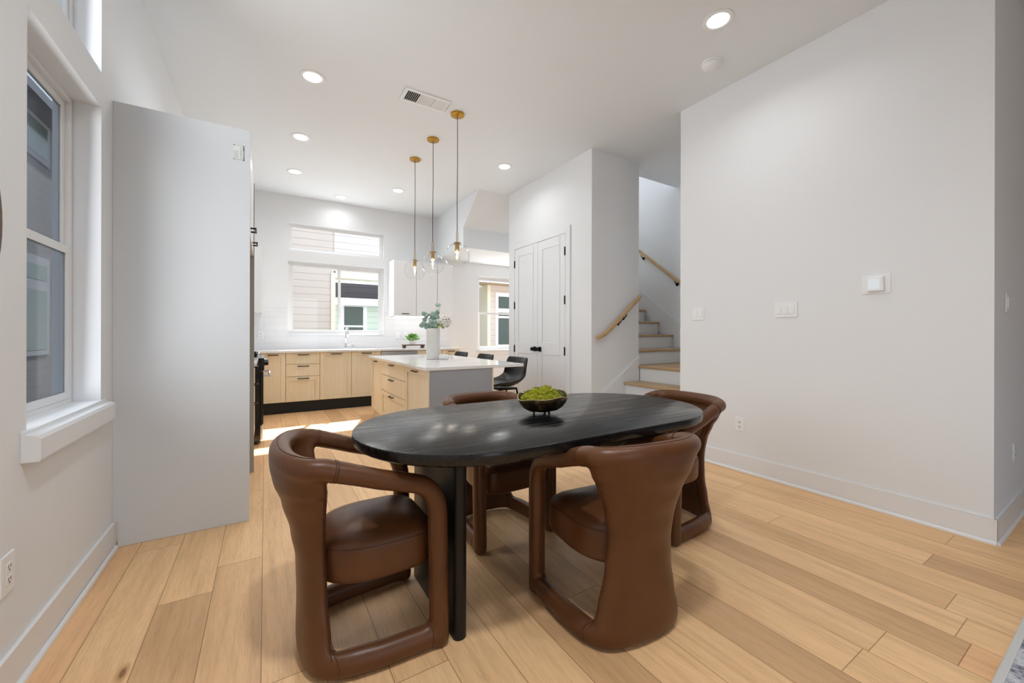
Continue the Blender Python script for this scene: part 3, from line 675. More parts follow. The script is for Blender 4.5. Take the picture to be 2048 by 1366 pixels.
tag(fp, 'second tall panel on the kitchen side of the refrigerator recess', 'cabinet panel')
# range
t = thing('range', 'black range seen edge-on beyond the tall white panel', 'range', (-0.40, 5.32, 0))
obj('body', bxs((-0.30, 0.355, -0.378, 0.378, 0.02, 0.905)), M_enamel, t, bevel=0.004)
obj('oven_door', bxs((0.355, 0.385, -0.372, 0.372, 0.21, 0.76)), M_enamel, t, bevel=0.006)
obj('drawer', bxs((0.355, 0.380, -0.372, 0.372, 0.05, 0.20)), M_steel, t, bevel=0.005)
cp = obj('control_panel', bxs((0.355, 0.392, -0.376, 0.376, 0.775, 0.905)), M_enamel, t, bevel=0.006)
for k in range(5):
    bm = bmesh.new(); y = -0.30+k*0.15; tube(bm, [(0.392, y, 0.845), (0.40, y, 0.845), (0.43, y, 0.845)], [0.026, 0.022, 0.019], 18); obj('knob', bm, M_black, cp, bevel=0.001)
bm = bmesh.new(); tube(bm, [(0.44, -0.34, 0.715), (0.44, 0.34, 0.715)], 0.013, 12)
for y in (-0.32, 0.32): box(bm, 0.385, 0.445, y-0.012, y+0.012, 0.705, 0.725)
obj('oven_handle', bm, M_steel, t, smooth=False)
for s in (-1, 1):
    bm = bmesh.new()
    for y in (0.02, 0.12, 0.22, 0.34): box(bm, -0.26, 0.33, s*y-0.006, s*y+0.006, 0.935, 0.950)
    for x in (-0.26, -0.1, 0.05, 0.2, 0.32): box(bm, x-0.006, x+0.006, s*0.014, s*0.346, 0.935, 0.950)
    for x in (-0.25, 0.31):
        for y in (0.03, 0.33): box(bm, x-0.008, x+0.008, s*y-0.008, s*y+0.008, 0.905, 0.936)
    obj('grate', bm, M_black, t, bevel=0.002)
for x in (-0.12, 0.18):
    for y in (-0.2, 0.2):
        bm = bmesh.new(); lathe(bm, [(0.0, 0.905), (0.05, 0.905), (0.05, 0.918), (0.035, 0.925), (0.0, 0.926)], 20, (x, y, 0)); obj('burner', bm, M_black, t)
# faucet
t = thing('faucet', 'chrome gooseneck faucet at the window over the sink', 'faucet', (1.127, 7.02, 0.9155))
bm = bmesh.new(); lathe(bm, [(0.0, 0), (0.026, 0), (0.026, 0.006), (0.018, 0.012), (0.018, 0.09), (0.013, 0.095), (0.0, 0.095)], 20); o = obj('base', bm, M_chrome, t); smooth_angle(o)
bm = bmesh.new(); pts = [(0, 0, 0.08), (0, 0, 0.20)]
for k in range(0, 11):
    a = PI*k/10; pts.append((0, -0.095+0.095*math.cos(a), 0.27+0.095*math.sin(a)))
pts.append((0, -0.19, 0.20)); tube(bm, pts, [0.012]*(len(pts)-2)+[0.013, 0.016], 12); obj('spout', bm, M_chrome, t, smooth=True)
bm = bmesh.new(); tube(bm, [(0.015, 0, 0.06), (0.05, 0, 0.062), (0.085, 0, 0.12)], [0.012, 0.010, 0.005], 10); obj('lever', bm, M_chrome, t, smooth=True)
t = thing('soap_dispenser', 'small chrome dispenser to the right of the faucet', 'soap dispenser', (1.24, 7.04, 0.9155))
bm = bmesh.new(); lathe(bm, [(0.0, 0), (0.018, 0), (0.018, 0.005), (0.011, 0.01), (0.011, 0.06), (0.0, 0.06)], 16); obj('body', bm, M_chrome, t)
bm = bmesh.new(); tube(bm, [(0, 0, 0.055), (0, 0, 0.085), (0, -0.02, 0.095), (0, -0.06, 0.085)], 0.006, 8); obj('nozzle', bm, M_chrome, t, smooth=True)

# ------------------------------------------------------------------ island
ZI = 0.852; IX0, IX1, IY0, IY1 = 1.25, 2.33, 3.54, 5.91
isl = [(5.885, 0.505, 'door', 'far light oak door cabinet of the island'), (5.38, 0.84, 'drawers', 'middle light oak three-drawer cabinet of the island'), (4.54, 0.94, 'door', 'near light oak door cabinet of the island, by the grey end panel')]
# front of island faces -x : rz = -90deg, local x -> -y
ys = [5.88, 5.31, 4.27, 3.575]
specs = [('door', 'light oak one-door island cabinet farthest from the dining table'), ('drawers', 'light oak island cabinet with three drawers, middle of the row'), ('door', 'light oak one-door island cabinet nearest the dining table')]
for k in range(3):
    w = ys[k]-ys[k+1]; base_cab(specs[k][1], (1.285, ys[k], 0), -PI/2, w, 0.60, specs[k][0], ztop=ZI-0.031, group='island cabinets', plinth=False)
b = obj('island_plinth', bxs((1.31, 1.88, 3.60, 5.86, 0.001, 0.1045)), M_oak); tag(b, 'pale plinth under the island cabinets', 'plinth')
b = thing('island_end_panel', 'grey panel with an oak edge closing the dining end of the island', 'cabinet panel', (1.62, 3.56, 0))
obj('panel', bxs((-0.325, 0.335, -0.008, 0.012, 0.001, ZI-0.0315)), M_grey_panel, b)
obj('edge_post', bxs((-0.34, -0.327, -0.012, 0.012, 0.001, ZI-0.0315)), M_oak, b)
obj('edge_post', bxs((0.337, 0.350, -0.012, 0.012, 0.001, ZI-0.0315)), M_oak, b)
b = obj('island_back_panel', bxs((1.888, 1.906, 3.575, 5.88, 0.106, ZI-0.0315)), M_grey_panel); tag(b, 'grey panel on the stool side of the island', 'cabinet panel')
b = obj('island_countertop', bxs((IX0, IX1, IY0, IY1, ZI-0.03, ZI)), M_quartz, bevel=0.003); tag(b, 'white quartz island countertop overhanging toward the bar stools', 'countertop')

# ------------------------------------------------------------------ things on island and counter
t = obj('vase', bmesh.new(), M_plastic) if False else None
M_cer = mat('ribbed_white_ceramic', lin(232, 231, 228), 0.6); n = NT(M_cer); v = n.n('ShaderNodeTexVoronoi', {'Vector': n.coord(), 'Scale': 48.0}); n.bump(v.outputs['Distance'], 0.9, 0.006)
bm = bmesh.new(); seg = 48
lathe(bm, [(0.0, 0.0), (0.072, 0.0), (0.080, 0.006), (0.082, 0.03), (0.082, 0.34), (0.080, 0.368), (0.072, 0.380), (0.064, 0.380), (0.064, 0.36), (0.064, 0.05), (0.0, 0.05)], seg)
vx, vy = 1.765, 4.72
v_ = obj('vase', bm, M_cer, smooth=True, loc=(vx, vy, ZI+0.0005)); smooth_angle(v_, 40); tag(v_, 'tall white textured ceramic vase on the island countertop', 'vase')
M_euc = mat('eucalyptus_leaf', lin(150, 178, 166), 0.6); M_euc2 = mat('fresh_leaf', lin(150, 172, 40), 0.5); M_stem = mat('green_stem', lin(98, 104, 62), 0.6); M_petal = mat('white_petal', lin(250, 248, 242), 0.7); M_pot = mat('white_pot', lin(236, 232, 228), 0.5); M_green = mat('herb_leaf', lin(124, 176, 80), 0.5)
def leafdisc(bm, c, nrm, up, rx, ry):
    nrm = Vector(nrm).normalized(); up = Vector(up); up = (up-nrm*up.dot(nrm)).normalized(); s = up.cross(nrm)
    vs = [Vector(c)+up*(-ry)]; N = 12
    ring = [bm.verts.new(Vector(c)+up*(ry*math.cos(2*PI*k/N))+s*(rx*math.sin(2*PI*k/N))+nrm*(0.006*math.cos(4*PI*k/N))) for k in range(N)]
    ring2 = [bm.verts.new(v.co - nrm*0.0012) for v in ring]
    ce = bm.verts.new(Vector(c)+nrm*0.004); ce2 = bm.verts.new(Vector(c)+nrm*0.0028)
    for k in range(N):
        bm.faces.new((ring[k], ring[(k+1) % N], ce)); bm.faces.new((ring2[(k+1) % N], ring2[k], ce2)); bm.faces.new((ring[k], ring2[k], ring2[(k+1) % N], ring[(k+1) % N]))
camdir = Vector((-vx, -vy, 0)).normalized(); side = Vector((camdir.y, -camdir.x, 0)) * -1  # picture-right direction
side = rgt.copy()
def sprig(label, pts, leaves, m, rr=0.028, seed=1):
    random.seed(seed); base = Vector((vx, vy, ZI+0.30)); rr *= 1.3; t = thing('eucalyptus_sprig', label, 'plant sprig', base, 0, 'greenery in the white vase')
    P = [Vector(p[0]*side + Vector((0, 0, p[1])) + (-camdir)*p[2]) for p in pts]
    bm = bmesh.new(); tube(bm, P, 0.0022, 6); obj('stem', bm, M_stem, t, smooth=True)
    bm = bmesh.new()
    for k in range(leaves):
        f = 0.28+0.72*k/max(1, leaves-1); i = min(int(f*(len(P)-1)), len(P)-2); q = P[i].lerp(P[i+1], f*(len(P)-1)-i)
        off = side*random.uniform(-1, 1)+Vector((0, 0, random.uniform(-0.5, 0.8)))+camdir*random.uniform(-0.6, 0.8)
        off.normalize(); c = q+off*rr*random.uniform(0.7, 1.2)
        leafdisc(bm, c, camdir*1.0+off*0.6+Vector((0, 0, random.uniform(-0.3, 0.6))), off, rr*random.uniform(0.75, 0.95), rr*random.uniform(0.85, 1.15))
    obj('leaves', bm, m, t, smooth=True); return t
sprig('eucalyptus sprig reaching highest, up to the right from the vase', [(0.0, 0, 0), (0.02, 0.12, 0), (0.05, 0.23, 0), (0.085, 0.345, 0)], 6, M_euc, 0.026, 2)
sprig('eucalyptus sprig bending out to the far left over the vase rim', [(0, 0, 0), (-0.03, 0.10, 0), (-0.085, 0.18, 0), (-0.135, 0.27, 0)], 7, M_euc, 0.024, 3)
sprig('dense upright eucalyptus sprig in the middle of the vase', [(0, 0, 0), (-0.01, 0.1, 0), (0.0, 0.18, 0), (0.010, 0.255, 0)], 16, M_euc, 0.026, 4)
sprig('low eucalyptus sprig hanging over the left rim of the vase', [(0, 0, 0), (-0.03, 0.09, 0), (-0.07, 0.12, 0), (-0.10, 0.12, 0)], 13, M_euc, 0.026, 5)
sprig('short eucalyptus sprig leaning toward the viewer from the vase', [(0, 0, 0), (0.0, 0.09, -0.02), (0.01, 0.13, -0.05), (-0.01, 0.15, -0.07)], 13, M_euc, 0.025, 6)
sprig('yellow-green leafy sprig over the right rim of the vase', [(0, 0, 0), (0.03, 0.09, 0), (0.07, 0.11, 0), (0.12, 0.10, 0)], 9, M_euc2, 0.022, 8)
t = thing('white_hydrangea', 'large white hydrangea bloom on the right side of the vase', 'flower', Vector((vx, vy, ZI+0.30)))
hc = side*0.145+Vector((0, 0, 0.165))+camdir*-0.02; bm = bmesh.new(); tube(bm, [(0, 0, 0), hc*0.5, hc], 0.003, 6); obj('stem', bm, M_stem, t)
bm = bmesh.new(); random.seed(9)
for k in range(210):
    d = Vector((random.gauss(0, 1), random.gauss(0, 1), random.gauss(0, 1))).normalized(); c = hc+d*0.072*random.uniform(0.8, 1.05)
    leafdisc(bm, c, d+Vector((random.uniform(-.4, .4), random.uniform(-.4, .4), random.uniform(-.4, .4))), d.orthogonal(), 0.013, 0.015)
obj('petals', bm, M_petal, t, smooth=True)
# small device with thin cord
gx_, gy_ = 1.86, 4.60
t = thing('charging_block', 'small rounded white block with a looped thin cord in front of the vase', 'gadget', (gx_, gy_, ZI+0.0005), yaw*-1)
obj('body', bxs((-0.062, 0.062, -0.02, 0.02, 0, 0.058)), M_plastic, t, bevel=0.016, seg=4)
bm = bmesh.new(); tube(bm, [(0.02, -0.0, 0.058), (0.05, 0, 0.075), (0.085, 0, 0.055), (0.115, -0.005, 0.02), (0.105, -0.012, 0.004), (0.09, -0.01, 0.012), (0.075, 0, 0.04)], 0.002, 6); obj('cord', bm, M_dark_plastic, t, smooth=True)
# wooden riser and herb pot
t = thing('wooden_riser', 'small walnut riser on the counter right of the sink', 'riser', (2.235, 6.95, 0.9155))
obj('top', bxs((-0.19, 0.19, -0.07, 0.07, 0.042, 0.058)), M_riser_wood, t, bevel=0.002)
for sx in (-1, 1):
    for sy in (-1, 1):
        bm = bmesh.new(); prism(bm, [(sx*0.165-0.014, 0), (sx*0.165+0.014, 0), (sx*0.165+0.018, 0.042), (sx*0.165-0.018, 0.042)], 'y', sy*0.045-0.012, sy*0.045+0.012); obj('leg', bm, M_riser_wood, t)
t = thing('potted_herb', 'leafy green herb in a small white pot on the walnut riser', 'potted plant', (2.22, 6.95, 0.974))
bm = bmesh.new(); lathe(bm, [(0.0, 0), (0.045, 0), (0.056, 0.07), (0.052, 0.072), (0.048, 0.06), (0.0, 0.06)], 24); o = obj('pot', bm, M_pot, t); smooth_angle(o)
bm = bmesh.new(); random.seed(5)
for k in range(90):
    a = random.uniform(0, 2*PI); el = random.uniform(0.1, 1.4); rr = random.uniform(0.06, 0.125)
    d = Vector((math.cos(a)*math.cos(el), math.sin(a)*math.cos(el), math.sin(el)*0.9+0.15)); c = Vector((0, 0, 0.065))+d*rr
    leafdisc(bm, c, d.orthogonal()+Vector((0, -0.6, 0.4)), d, 0.013, 0.024)
    if k % 4 == 0: tube(bm, [(0, 0, 0.06), c], 0.0012, 5)
obj('foliage', bm, M_green, t, smooth=True)

# ------------------------------------------------------------------ bar stools (local: sitter faces -x)
def make_stool(label, loc):
    t = thing('bar_stool', label, 'bar stool', loc, 0, 'black bar stools along the island')
    prof = [(-0.215, 0.565), (-0.19, 0.585), (-0.12, 0.580), (-0.03, 0.565), (0.06, 0.562), (0.13, 0.585), (0.175, 0.64), (0.20, 0.72), (0.218, 0.80), (0.232, 0.868), (0.236, 0.885)]
    wid = [0.17, 0.20, 0.215, 0.225, 0.235, 0.24, 0.24, 0.235, 0.23, 0.215, 0.195]
    curl = [0.01, 0.02, 0.035, 0.055, 0.075, 0.09, 0.085, 0.07, 0.055, 0.045, 0.04]
    bm = bmesh.new(); NU = 14; G = []; U = []
    for (x, z), w, c in zip(prof, wid, curl):
        row = []; 
        for k in range(NU+1):
            u = -1+2*k/NU; e = abs(u)**2.4
            f = min(1, max(0, (z-0.57)/0.2))
            row.append(Vector((x - e*c*f*1.1, w*u, z+e*c*(1-f))))
        G.append(row)
    def nr(i, k):
        a = G[min(i+1, len(G)-1)][k]-G[max(i-1, 0)][k]; b = G[i][min(k+1, NU)]-G[i][max(k-1, 0)]; return a.cross(b).normalized()
    top = [[bm.verts.new(G[i][k]) for k in range(NU+1)] for i in range(len(G))]
    bot = [[bm.verts.new(G[i][k]-nr(i, k)*0.028) for k in range(NU+1)] for i in range(len(G))]
    for i in range(len(G)-1):
        for k in range(NU):
            bm.faces.new((top[i][k], top[i][k+1], top[i+1][k+1], top[i+1][k])); bm.faces.new((bot[i+1][k], bot[i+1][k+1], bot[i][k+1], bot[i][k]))
        for k in (0, NU): bm.faces.new((top[i][k], top[i+1][k], bot[i+1][k], bot[i][k]))
    for i in (0, len(G)-1):
        for k in range(NU): bm.faces.new((top[i][k], top[i][k+1], bot[i][k+1], bot[i][k]))
    o = obj('seat_shell', bm, M_bleather, t, smooth=True); s = o.modifiers.new('sub', 'SUBSURF'); s.levels = 1; s.render_levels = 1
    obj('seat_base', bxs((-0.13, 0.12, -0.13, 0.13, 0.505, 0.528)), M_black, t, bevel=0.008)
    for sx in (-1, 1):
        for sy in (-1, 1):
            bm = bmesh.new(); tube(bm, [(sx*0.11, sy*0.12, 0.515), (sx*0.185, sy*0.19, 0.004)], 0.011, 10); obj('leg', bm, M_black, t, smooth=True)
    q = 0.72; bm = bmesh.new(); a, b2 = 0.11+0.075*q, 0.12+0.07*q; zz = 0.515-0.511*q
    tube(bm, [(-a, -b2, zz), (a, -b2, zz), (a, b2, zz), (-a, b2, zz), (-a, -b2, zz)], 0.009, 8, cap=True); obj('footrest', bm, M_black, t)
    return t
s0 = make_stool('black leather bar stool nearest the dining table, beside the closet doors', (2.44, 4.15, 0))
dup(s0, (2.44, 4.98, 0), 0, 'middle of the three black leather bar stools at the island')
dup(s0, (2.44, 5.80, 0), 0, 'black leather bar stool farthest along the island, near the breakfast window')

# ------------------------------------------------------------------ dining table
TC = Vector((1.228, 1.648, 0)); TR, TL = 0.470, 0.935   # end radius, half length
t = thing('dining_table', 'black oval dining table with slab legs', 'dining table', TC)
def stadium(off, N=36):
    r = TR+off; c = TL-TR; pts = []
    for s in (1, -1):
        for k in range(N+1):
            a = -PI/2+PI*k/N + (0 if s == 1 else PI)
            pts.append((s*c + r*math.cos(a), r*math.sin(a)))
    return pts
bm = bmesh.new(); rings = []
for off, z in ((-0.012, 0.7135), (-0.030, 0.713), (-0.014, 0.7145), (-0.004, 0.722), (0, 0.735), (0, 0.754), (-0.0015, 0.7585), (-0.004, 0.760)):
    if z == 0.7135: continue
    rings.append([bm.verts.new((p[0], p[1], z)) for p in stadium(off)])
for i in range(len(rings)-1):
    n_ = len(rings[i])
    for k in range(n_): bm.faces.new((rings[i][k], rings[i][(k+1) % n_], rings[i+1][(k+1) % n_], rings[i+1][k]))
bm.faces.new(rings[0][::-1]); bm.faces.new(rings[-1])
o = obj('tabletop', bm, M_table, t); smooth_angle(o, 35)
for s in (-1, 1):
    bm = bmesh.new(); xc = s*0.590; hw, hy = 0.026, 0.235; pts = []
    for k in range(9):
        a = -PI+PI*k/8; pts.append((xc+hw*math.cos(a), -hy+hw*math.sin(a)*0.8))
    for k in range(9):
        a = PI*k/8; pts.append((xc+hw*math.cos(a), hy+hw*math.sin(a)*0.8))
    prism(bm, pts, 'z', 0.001, 0.7125); o = obj('leg', bm, M_tleg, t); smooth_angle(o, 35)

# bowl with moss
bx_, by_ = 1.205, 1.655
t = thing('moss_bowl', 'rough dark bronze bowl with a wavy gilt rim on the dining table', 'bowl', (bx_, by_, 0.7605))
def wob(r, z, a):
    k = r/0.13; return r*(1+0.04*math.sin(2*a+0.6)*k+0.015*math.sin(7*a)), z+(0.010*math.sin(3*a+1)+0.008*math.sin(5*a+2.2)+0.012*math.cos(a-0.2))*max(0, k-0.4)
prof = [(0.0, 0.012), (0.04, 0.013), (0.075, 0.022), (0.102, 0.042), (0.120, 0.066), (0.131, 0.092)]
inn = [(0.127, 0.092), (0.115, 0.068), (0.097, 0.046), (0.07, 0.028), (0.0, 0.020)]
bm = bmesh.new(); lathe(bm, prof+inn, 56, wob=wob)
M_bronze = mat('rough_bronze', lin(58, 42, 26), 0.42, metal=0.7); n = NT(M_bronze); q = n.noise(n.coord(), 22, 5, 0.7)
n.col(n.ramp(q, [(0.35, lin(26, 20, 15)), (0.55, lin(70, 52, 30)), (0.72, lin(150, 126, 80))])); n.bump(q, 0.9, 0.006)
o = obj('bowl_shell', bm, M_bronze, t, smooth=True)
bm = bmesh.new(); pts = []
for k in range(57):
    a = 2*PI*k/56; r, z = wob(0.129, 0.092, a); pts.append((r*math.cos(a), r*math.sin(a), z))
tube(bm, pts, 0.0028, 6, cap=False); obj('rim', bm, mat('gilt_rim', lin(196, 176, 120), 0.35, metal=0.8), t, smooth=True)
for k in range(3):
    a = 0.7+k*2*PI/3; bm = bmesh.new(); tube(bm, [(0.042*math.cos(a), 0.042*math.sin(a), 0.016), (0.046*math.cos(a), 0.046*math.sin(a), 0.006), (0.046*math.cos(a), 0.046*math.sin(a), 0.0)], [0.005, 0.006, 0.004], 8); obj('foot', bm, M_bronze, t)
M_moss = mat('reindeer_moss', lin(156, 166, 30), 0.9); n = NT(M_moss); q = n.noise(n.coord(), 60, 4, 0.7); n.col(n.ramp(q, [(0.3, lin(84, 90, 12)), (0.55, lin(150, 152, 30)), (0.75, lin(192, 190, 70))]))
M_moss_dk = mat('dark_moss', lin(96, 102, 30), 0.9); n = NT(M_moss_dk); q = n.noise(n.coord(), 60, 4, 0.7); n.col(n.ramp(q, [(0.3, lin(58, 62, 14)), (0.7, lin(124, 128, 46))]))
def moss(x, y, z, r, m, seed, label):
    bm = bmesh.new(); bmesh.ops.create_icosphere(bm, subdivisions=5, radius=r); off = Vector((seed*3.1, seed*1.7, 0))
    for v in bm.verts:
        d = v.co.normalized(); q = noise.noise(d*2.0+off)*0.25 + abs(noise.noise(d*6.0+off))*0.55 + noise.noise(d*20+off)*0.26
        v.co = d*r*(0.86+q); v.co.z *= 0.85
    o = obj('moss_clump', bm, m, loc=(bx_+x, by_+y, 0.7605+z), smooth=True); tag(o, label, 'moss', 'moss clumps in the bowl')
rv = Vector((rgt.x, rgt.y)); fv = Vector((fwd.x, fwd.y))
ML = [(-0.075, -0.01, 0.078, 0.033, 0), (-0.045, -0.055, 0.080, 0.034, 0), (-0.005, -0.075, 0.078, 0.033, 0), (0.032, -0.060, 0.080, 0.035, 0), (0.07, -0.035, 0.078, 0.030, 0), (-0.035, 0.0, 0.098, 0.036, 0), (0.01, -0.02, 0.104, 0.036, 0),
      (0.045, 0.005, 0.100, 0.033, 0), (0.078, 0.025, 0.092, 0.030, 1), (-0.02, 0.05, 0.100, 0.034, 1), (0.02, 0.055, 0.106, 0.035, 0), (-0.06, 0.045, 0.088, 0.032, 1)]
places = ['at the left end of the bowl', 'at the front left of the bowl', 'at the very front of the bowl', 'at the front right of the bowl', 'at the right end of the bowl', 'heaped left of centre in the bowl', 'in the middle of the heap',
    'just right of the middle of the heap', 'upper right, against the bowl wall', 'at the back of the heap, left of the top', 'topmost at the back of the heap', 'at the back left against the bowl wall']
for i, (a, b, z, r, d) in enumerate(ML):
    p = rv*a+fv*b; moss(p.x, p.y, z-0.004, r, M_moss_dk if d else M_moss, i+1, ('dark olive' if d else 'bright yellow-green')+' moss clump '+places[i])

# ------------------------------------------------------------------ leather dining chair (local: front +x, centred footprint, x 0..0.585)
def lerp_tab(tab, z):
    if z <= tab[0][0]: return tab[0][1]
    for (a, va), (b, vb) in zip(tab, tab[1:]):
        if z <= b:
            f = (z-a)/(b-a); f = f*f*(3-2*f); return va+(vb-va)*f
    return tab[-1][1]
BT = [(0.0, 0.098), (0.05, 0.090), (0.20, 0.092), (0.35, 0.088), (0.46, 0.070), (0.57, 0.042), (0.65, 0.014), (0.70, 0.004), (0.77, 0.002)]
WTB = [(0.0, 0.214), (0.06, 0.210), (0.15, 0.186), (0.28, 0.160), (0.42, 0.154), (0.52, 0.168), (0.60, 0.200), (0.66, 0.236), (0.72, 0.255), (0.78, 0.262)]
XT = [(0.0, 0.185), (0.10, 0.18), (0.3, 0.17), (0.5, 0.165), (0.62, 0.165), (0.70, 0.160), (0.78, 0.150)]
def build_chair():
    bm = bmesh.new()
    zs = [0.012+i*(0.752-0.012)/26 for i in range(27)]; NU = 28; T = 0.052
    O = []; I = []
    for z in zs:
        b, w, xe = lerp_tab(BT, z), lerp_tab(WTB, z), lerp_tab(XT, z); ro = []; ri = []
        for k in range(NU+1):
            a = -PI/2+PI*k/NU
            y = w*math.copysign(abs(math.sin(a))**0.86, a); x = xe-(xe-b)*(math.cos(a)**0.9 if math.cos(a) > 0 else 0)
            nv = Vector((-math.cos(a)*0.85-0.12, math.sin(a)*0.55, 0)).normalized()
            ro.append(Vector((x, y, z))); ri.append(Vector((x, y, z))-nv*T)
        O.append([bm.verts.new(p) for p in ro]); I.append([bm.verts.new(p) for p in ri])
    n = len(zs)
    for i in range(n-1):
        for k in range(NU):
            bm.faces.new((O[i][k+1], O[i][k], O[i+1][k], O[i+1][k+1])); bm.faces.new((I[i][k], I[i][k+1], I[i+1][k+1], I[i+1][k]))
        bm.faces.new((O[i][0], I[i][0], I[i+1][0], O[i+1][0])); bm.faces.new((I[i][NU], O[i][NU], O[i+1][NU], I[i+1][NU]))
    for k in range(NU):
        bm.faces.new((O[0][k], O[0][k+1], I[0][k+1], I[0][k])); bm.faces.new((O[-1][k+1], O[-1][k], I[-1][k], I[-1][k+1]))
    # rolled top rail continuing into the arms, front legs and floor runners
    top = []
    for k in range(-12, 13):
        a = PI/2*k/12; top.append((0.150-(0.150-0.040)*math.cos(a)**0.9, 0.240*math.copysign(abs(math.sin(a))**0.86, a), 0.741-0.014*(1-math.cos(a))))
    def side(s):
        p = [(0.20, s*0.245, 0.711), (0.26, s*0.247, 0.690), (0.33, s*0.247, 0.664), (0.41, s*0.246, 0.640), (0.455, s*0.244, 0.625)]
        c0, c1, c2 = Vector((0.455, s*0.244, 0.625)), Vector((0.535, s*0.240, 0.600)), Vector((0.543, s*0.237, 0.50))
        for k in range(1, 8):
            f = k/7; p.append(tuple(c0*(1-f)**2+c1*2*f*(1-f)+c2*f*f))
        p += [(0.546, s*0.235, 0.35), (0.549, s*0.233, 0.2), (0.551, s*0.232, 0.09)]
        return p
    left = side(1); right = side(-1)
    full = right[::-1]+top+left
    r = []
    for p in full:
        if p[2] > 0.71: r.append((0.037, 0.037))
        elif p[2] > 0.56: r.append((0.035, 0.036))
        else: r.append((0.037, 0.038))
    tube(bm, full, r, 20)
    for s in (-1, 1):
        tube(bm, [(0.553, s*0.232, 0.15), (0.553, s*0.232, 0.05), (0.553, s*0.232, 0.006)], [(0.036, 0.037), (0.037, 0.038), (0.036, 0.036)], 20)
        tube(bm, [(0.555, s*0.232, 0.046), (0.46, s*0.228, 0.045), (0.34, s*0.222, 0.045), (0.25, s*0.210, 0.045), (0.20, s*0.198, 0.045), (0.165, s*0.184, 0.045)], [(0.042, 0.036), (0.044, 0.037), (0.045, 0.039), (0.046, 0.038), (0.045, 0.033), (0.040, 0.026)], 20, sq=(0, 0, 1))
    me = bpy.data.meshes.new('tmpchair'); bmesh.ops.recalc_face_normals(bm, faces=bm.faces); bm.to_mesh(me); bm.free()
    o = bpy.data.objects.new('tmpchair', me); C.objects.link(o)
    m = o.modifiers.new('r', 'REMESH'); m.mode = 'VOXEL'; m.voxel_size = 0.0075; m.use_smooth_shade = True
    m = o.modifiers.new('s', 'SMOOTH'); m.iterations = 16; m.factor = 0.6
    dg = bpy.context.evaluated_depsgraph_get(); fr = bpy.data.meshes.new_from_object(o.evaluated_get(dg))
    bpy.data.objects.remove(o)
    for v in fr.vertices: v.co.z = max(v.co.z, 0.0012)
    for p in fr.polygons: p.use_smooth = True
    return fr
frame_me = build_chair(); frame_me.materials.clear(); frame_me.materials.append(M_leather); frame_me.name = 'chair_frame'
bvh = BVHTree.FromPolygons([v.co.copy() for v in frame_me.vertices], [tuple(p.vertices) for p in frame_me.polygons])
def on_surf(pts, lift=0.0006):
    out = []
    for p in pts:
        loc, nr, i, d = bvh.find_nearest(Vector(p)); out.append(loc+nr*lift)
    return out
def build_seat():
    bm = bmesh.new(); N = 64; base = []
    for k in range(N):
        a = 2*PI*k/N; ca, sa = math.cos(a), math.sin(a)
        e = 0.42 if ca > 0 else 0.75
        x = 0.345+(0.222 if ca > 0 else 0.200)*math.copysign(abs(ca)**(0.35 if ca > 0 else 0.8), ca); y = (0.196 if ca > 0 else 0.196-0.02*abs(ca))*math.copysign(abs(sa)**e, sa)
        base.append((x, y))
    cx, cy = 0.345, 0
    lev = [(0.0, 0.286), (0.90, 0.284), (0.965, 0.290), (0.995, 0.304), (1.0, 0.33), (1.004, 0.37), (1.0, 0.398), (0.985, 0.412), (0.95, 0.424), (0.85, 0.440), (0.65, 0.455), (0.4, 0.464), (0.15, 0.467), (0.0, 0.4675)]
    rings = [[bm.verts.new((cx+(x-cx)*s, cy+(y-cy)*s, z)) for x, y in base] for s, z in lev]
    for i in range(len(rings)-1):
        for k in range(N): bm.faces.new((rings[i][k], rings[i][(k+1) % N], rings[i+1][(k+1) % N], rings[i+1][k]))
    seam = [Vector((cx+(x-cx)*0.992, cy+(y-cy)*0.992, 0.4095)) for x, y in base]
    return bm, seam+[seam[0]]
def make_chair(label, loc, rz, first=[None]):
    if first[0] is not None: return dup(first[0], loc, rz, label)
    t = thing('dining_chair', label, 'dining chair', loc, rz, 'brown leather dining chairs at the table')
    fo = bpy.data.objects.new('frame', frame_me); C.objects.link(fo); fo.parent = t
    bm, seam = build_seat(); so = obj('seat_cushion', bm, M_leather, t, smooth=True)
    bm = bmesh.new(); tube(bm, seam, 0.0016, 6, cap=False); obj('cushion_seam', bm, M_seam, so, smooth=True)
    def sm(pts, nm='seam', r=0.0014):
        bm = bmesh.new(); tube(bm, on_surf(pts), r, 5, cap=False); obj(nm, bm, M_seam, fo, smooth=True)
    for s in (-1, 1):
        for x, z in ((0.185, 0.724), (0.193, 0.722)):   # two rows of stitching round each arm
            sm([(x+0.012*math.sin(a), s*(0.246+0.05*math.cos(a)), z+0.05*math.sin(a)) for a in [2*PI*k/24 for k in range(25)]])
        # welt down the edge of the back panel
        for dy, dx in ((0.004, 0.0), (-0.02, 0.014)):
            sm([(lerp_tab(XT, z)+dx+0.004, s*(lerp_tab(WTB, z)+dy-0.006), z) for z in [0.07+0.57*k/26 for k in range(27)]], 'welt')
        # stitching where the runner meets back and front leg
        for x in (0.190, 0.517):
            sm([(x, s*(0.222+0.05*math.cos(a)), 0.045+0.05*math.sin(a)) for a in [-0.9+(PI+1.8)*k/20 for k in range(21)]])
        sm([(0.515, s*0.236, z) for z in [0.10+0.42*k/20 for k in range(21)]], 'welt')
    # rim stitching along the rolled top
    sm([(0.150-(0.150-0.004)*math.cos(a)**0.9+0.02, 0.247*math.copysign(abs(math.sin(a))**0.86, a), 0.80) for a in [-1.35+2.7*k/40 for k in range(41)]], 'rim_seam')
    first[0] = t; return t
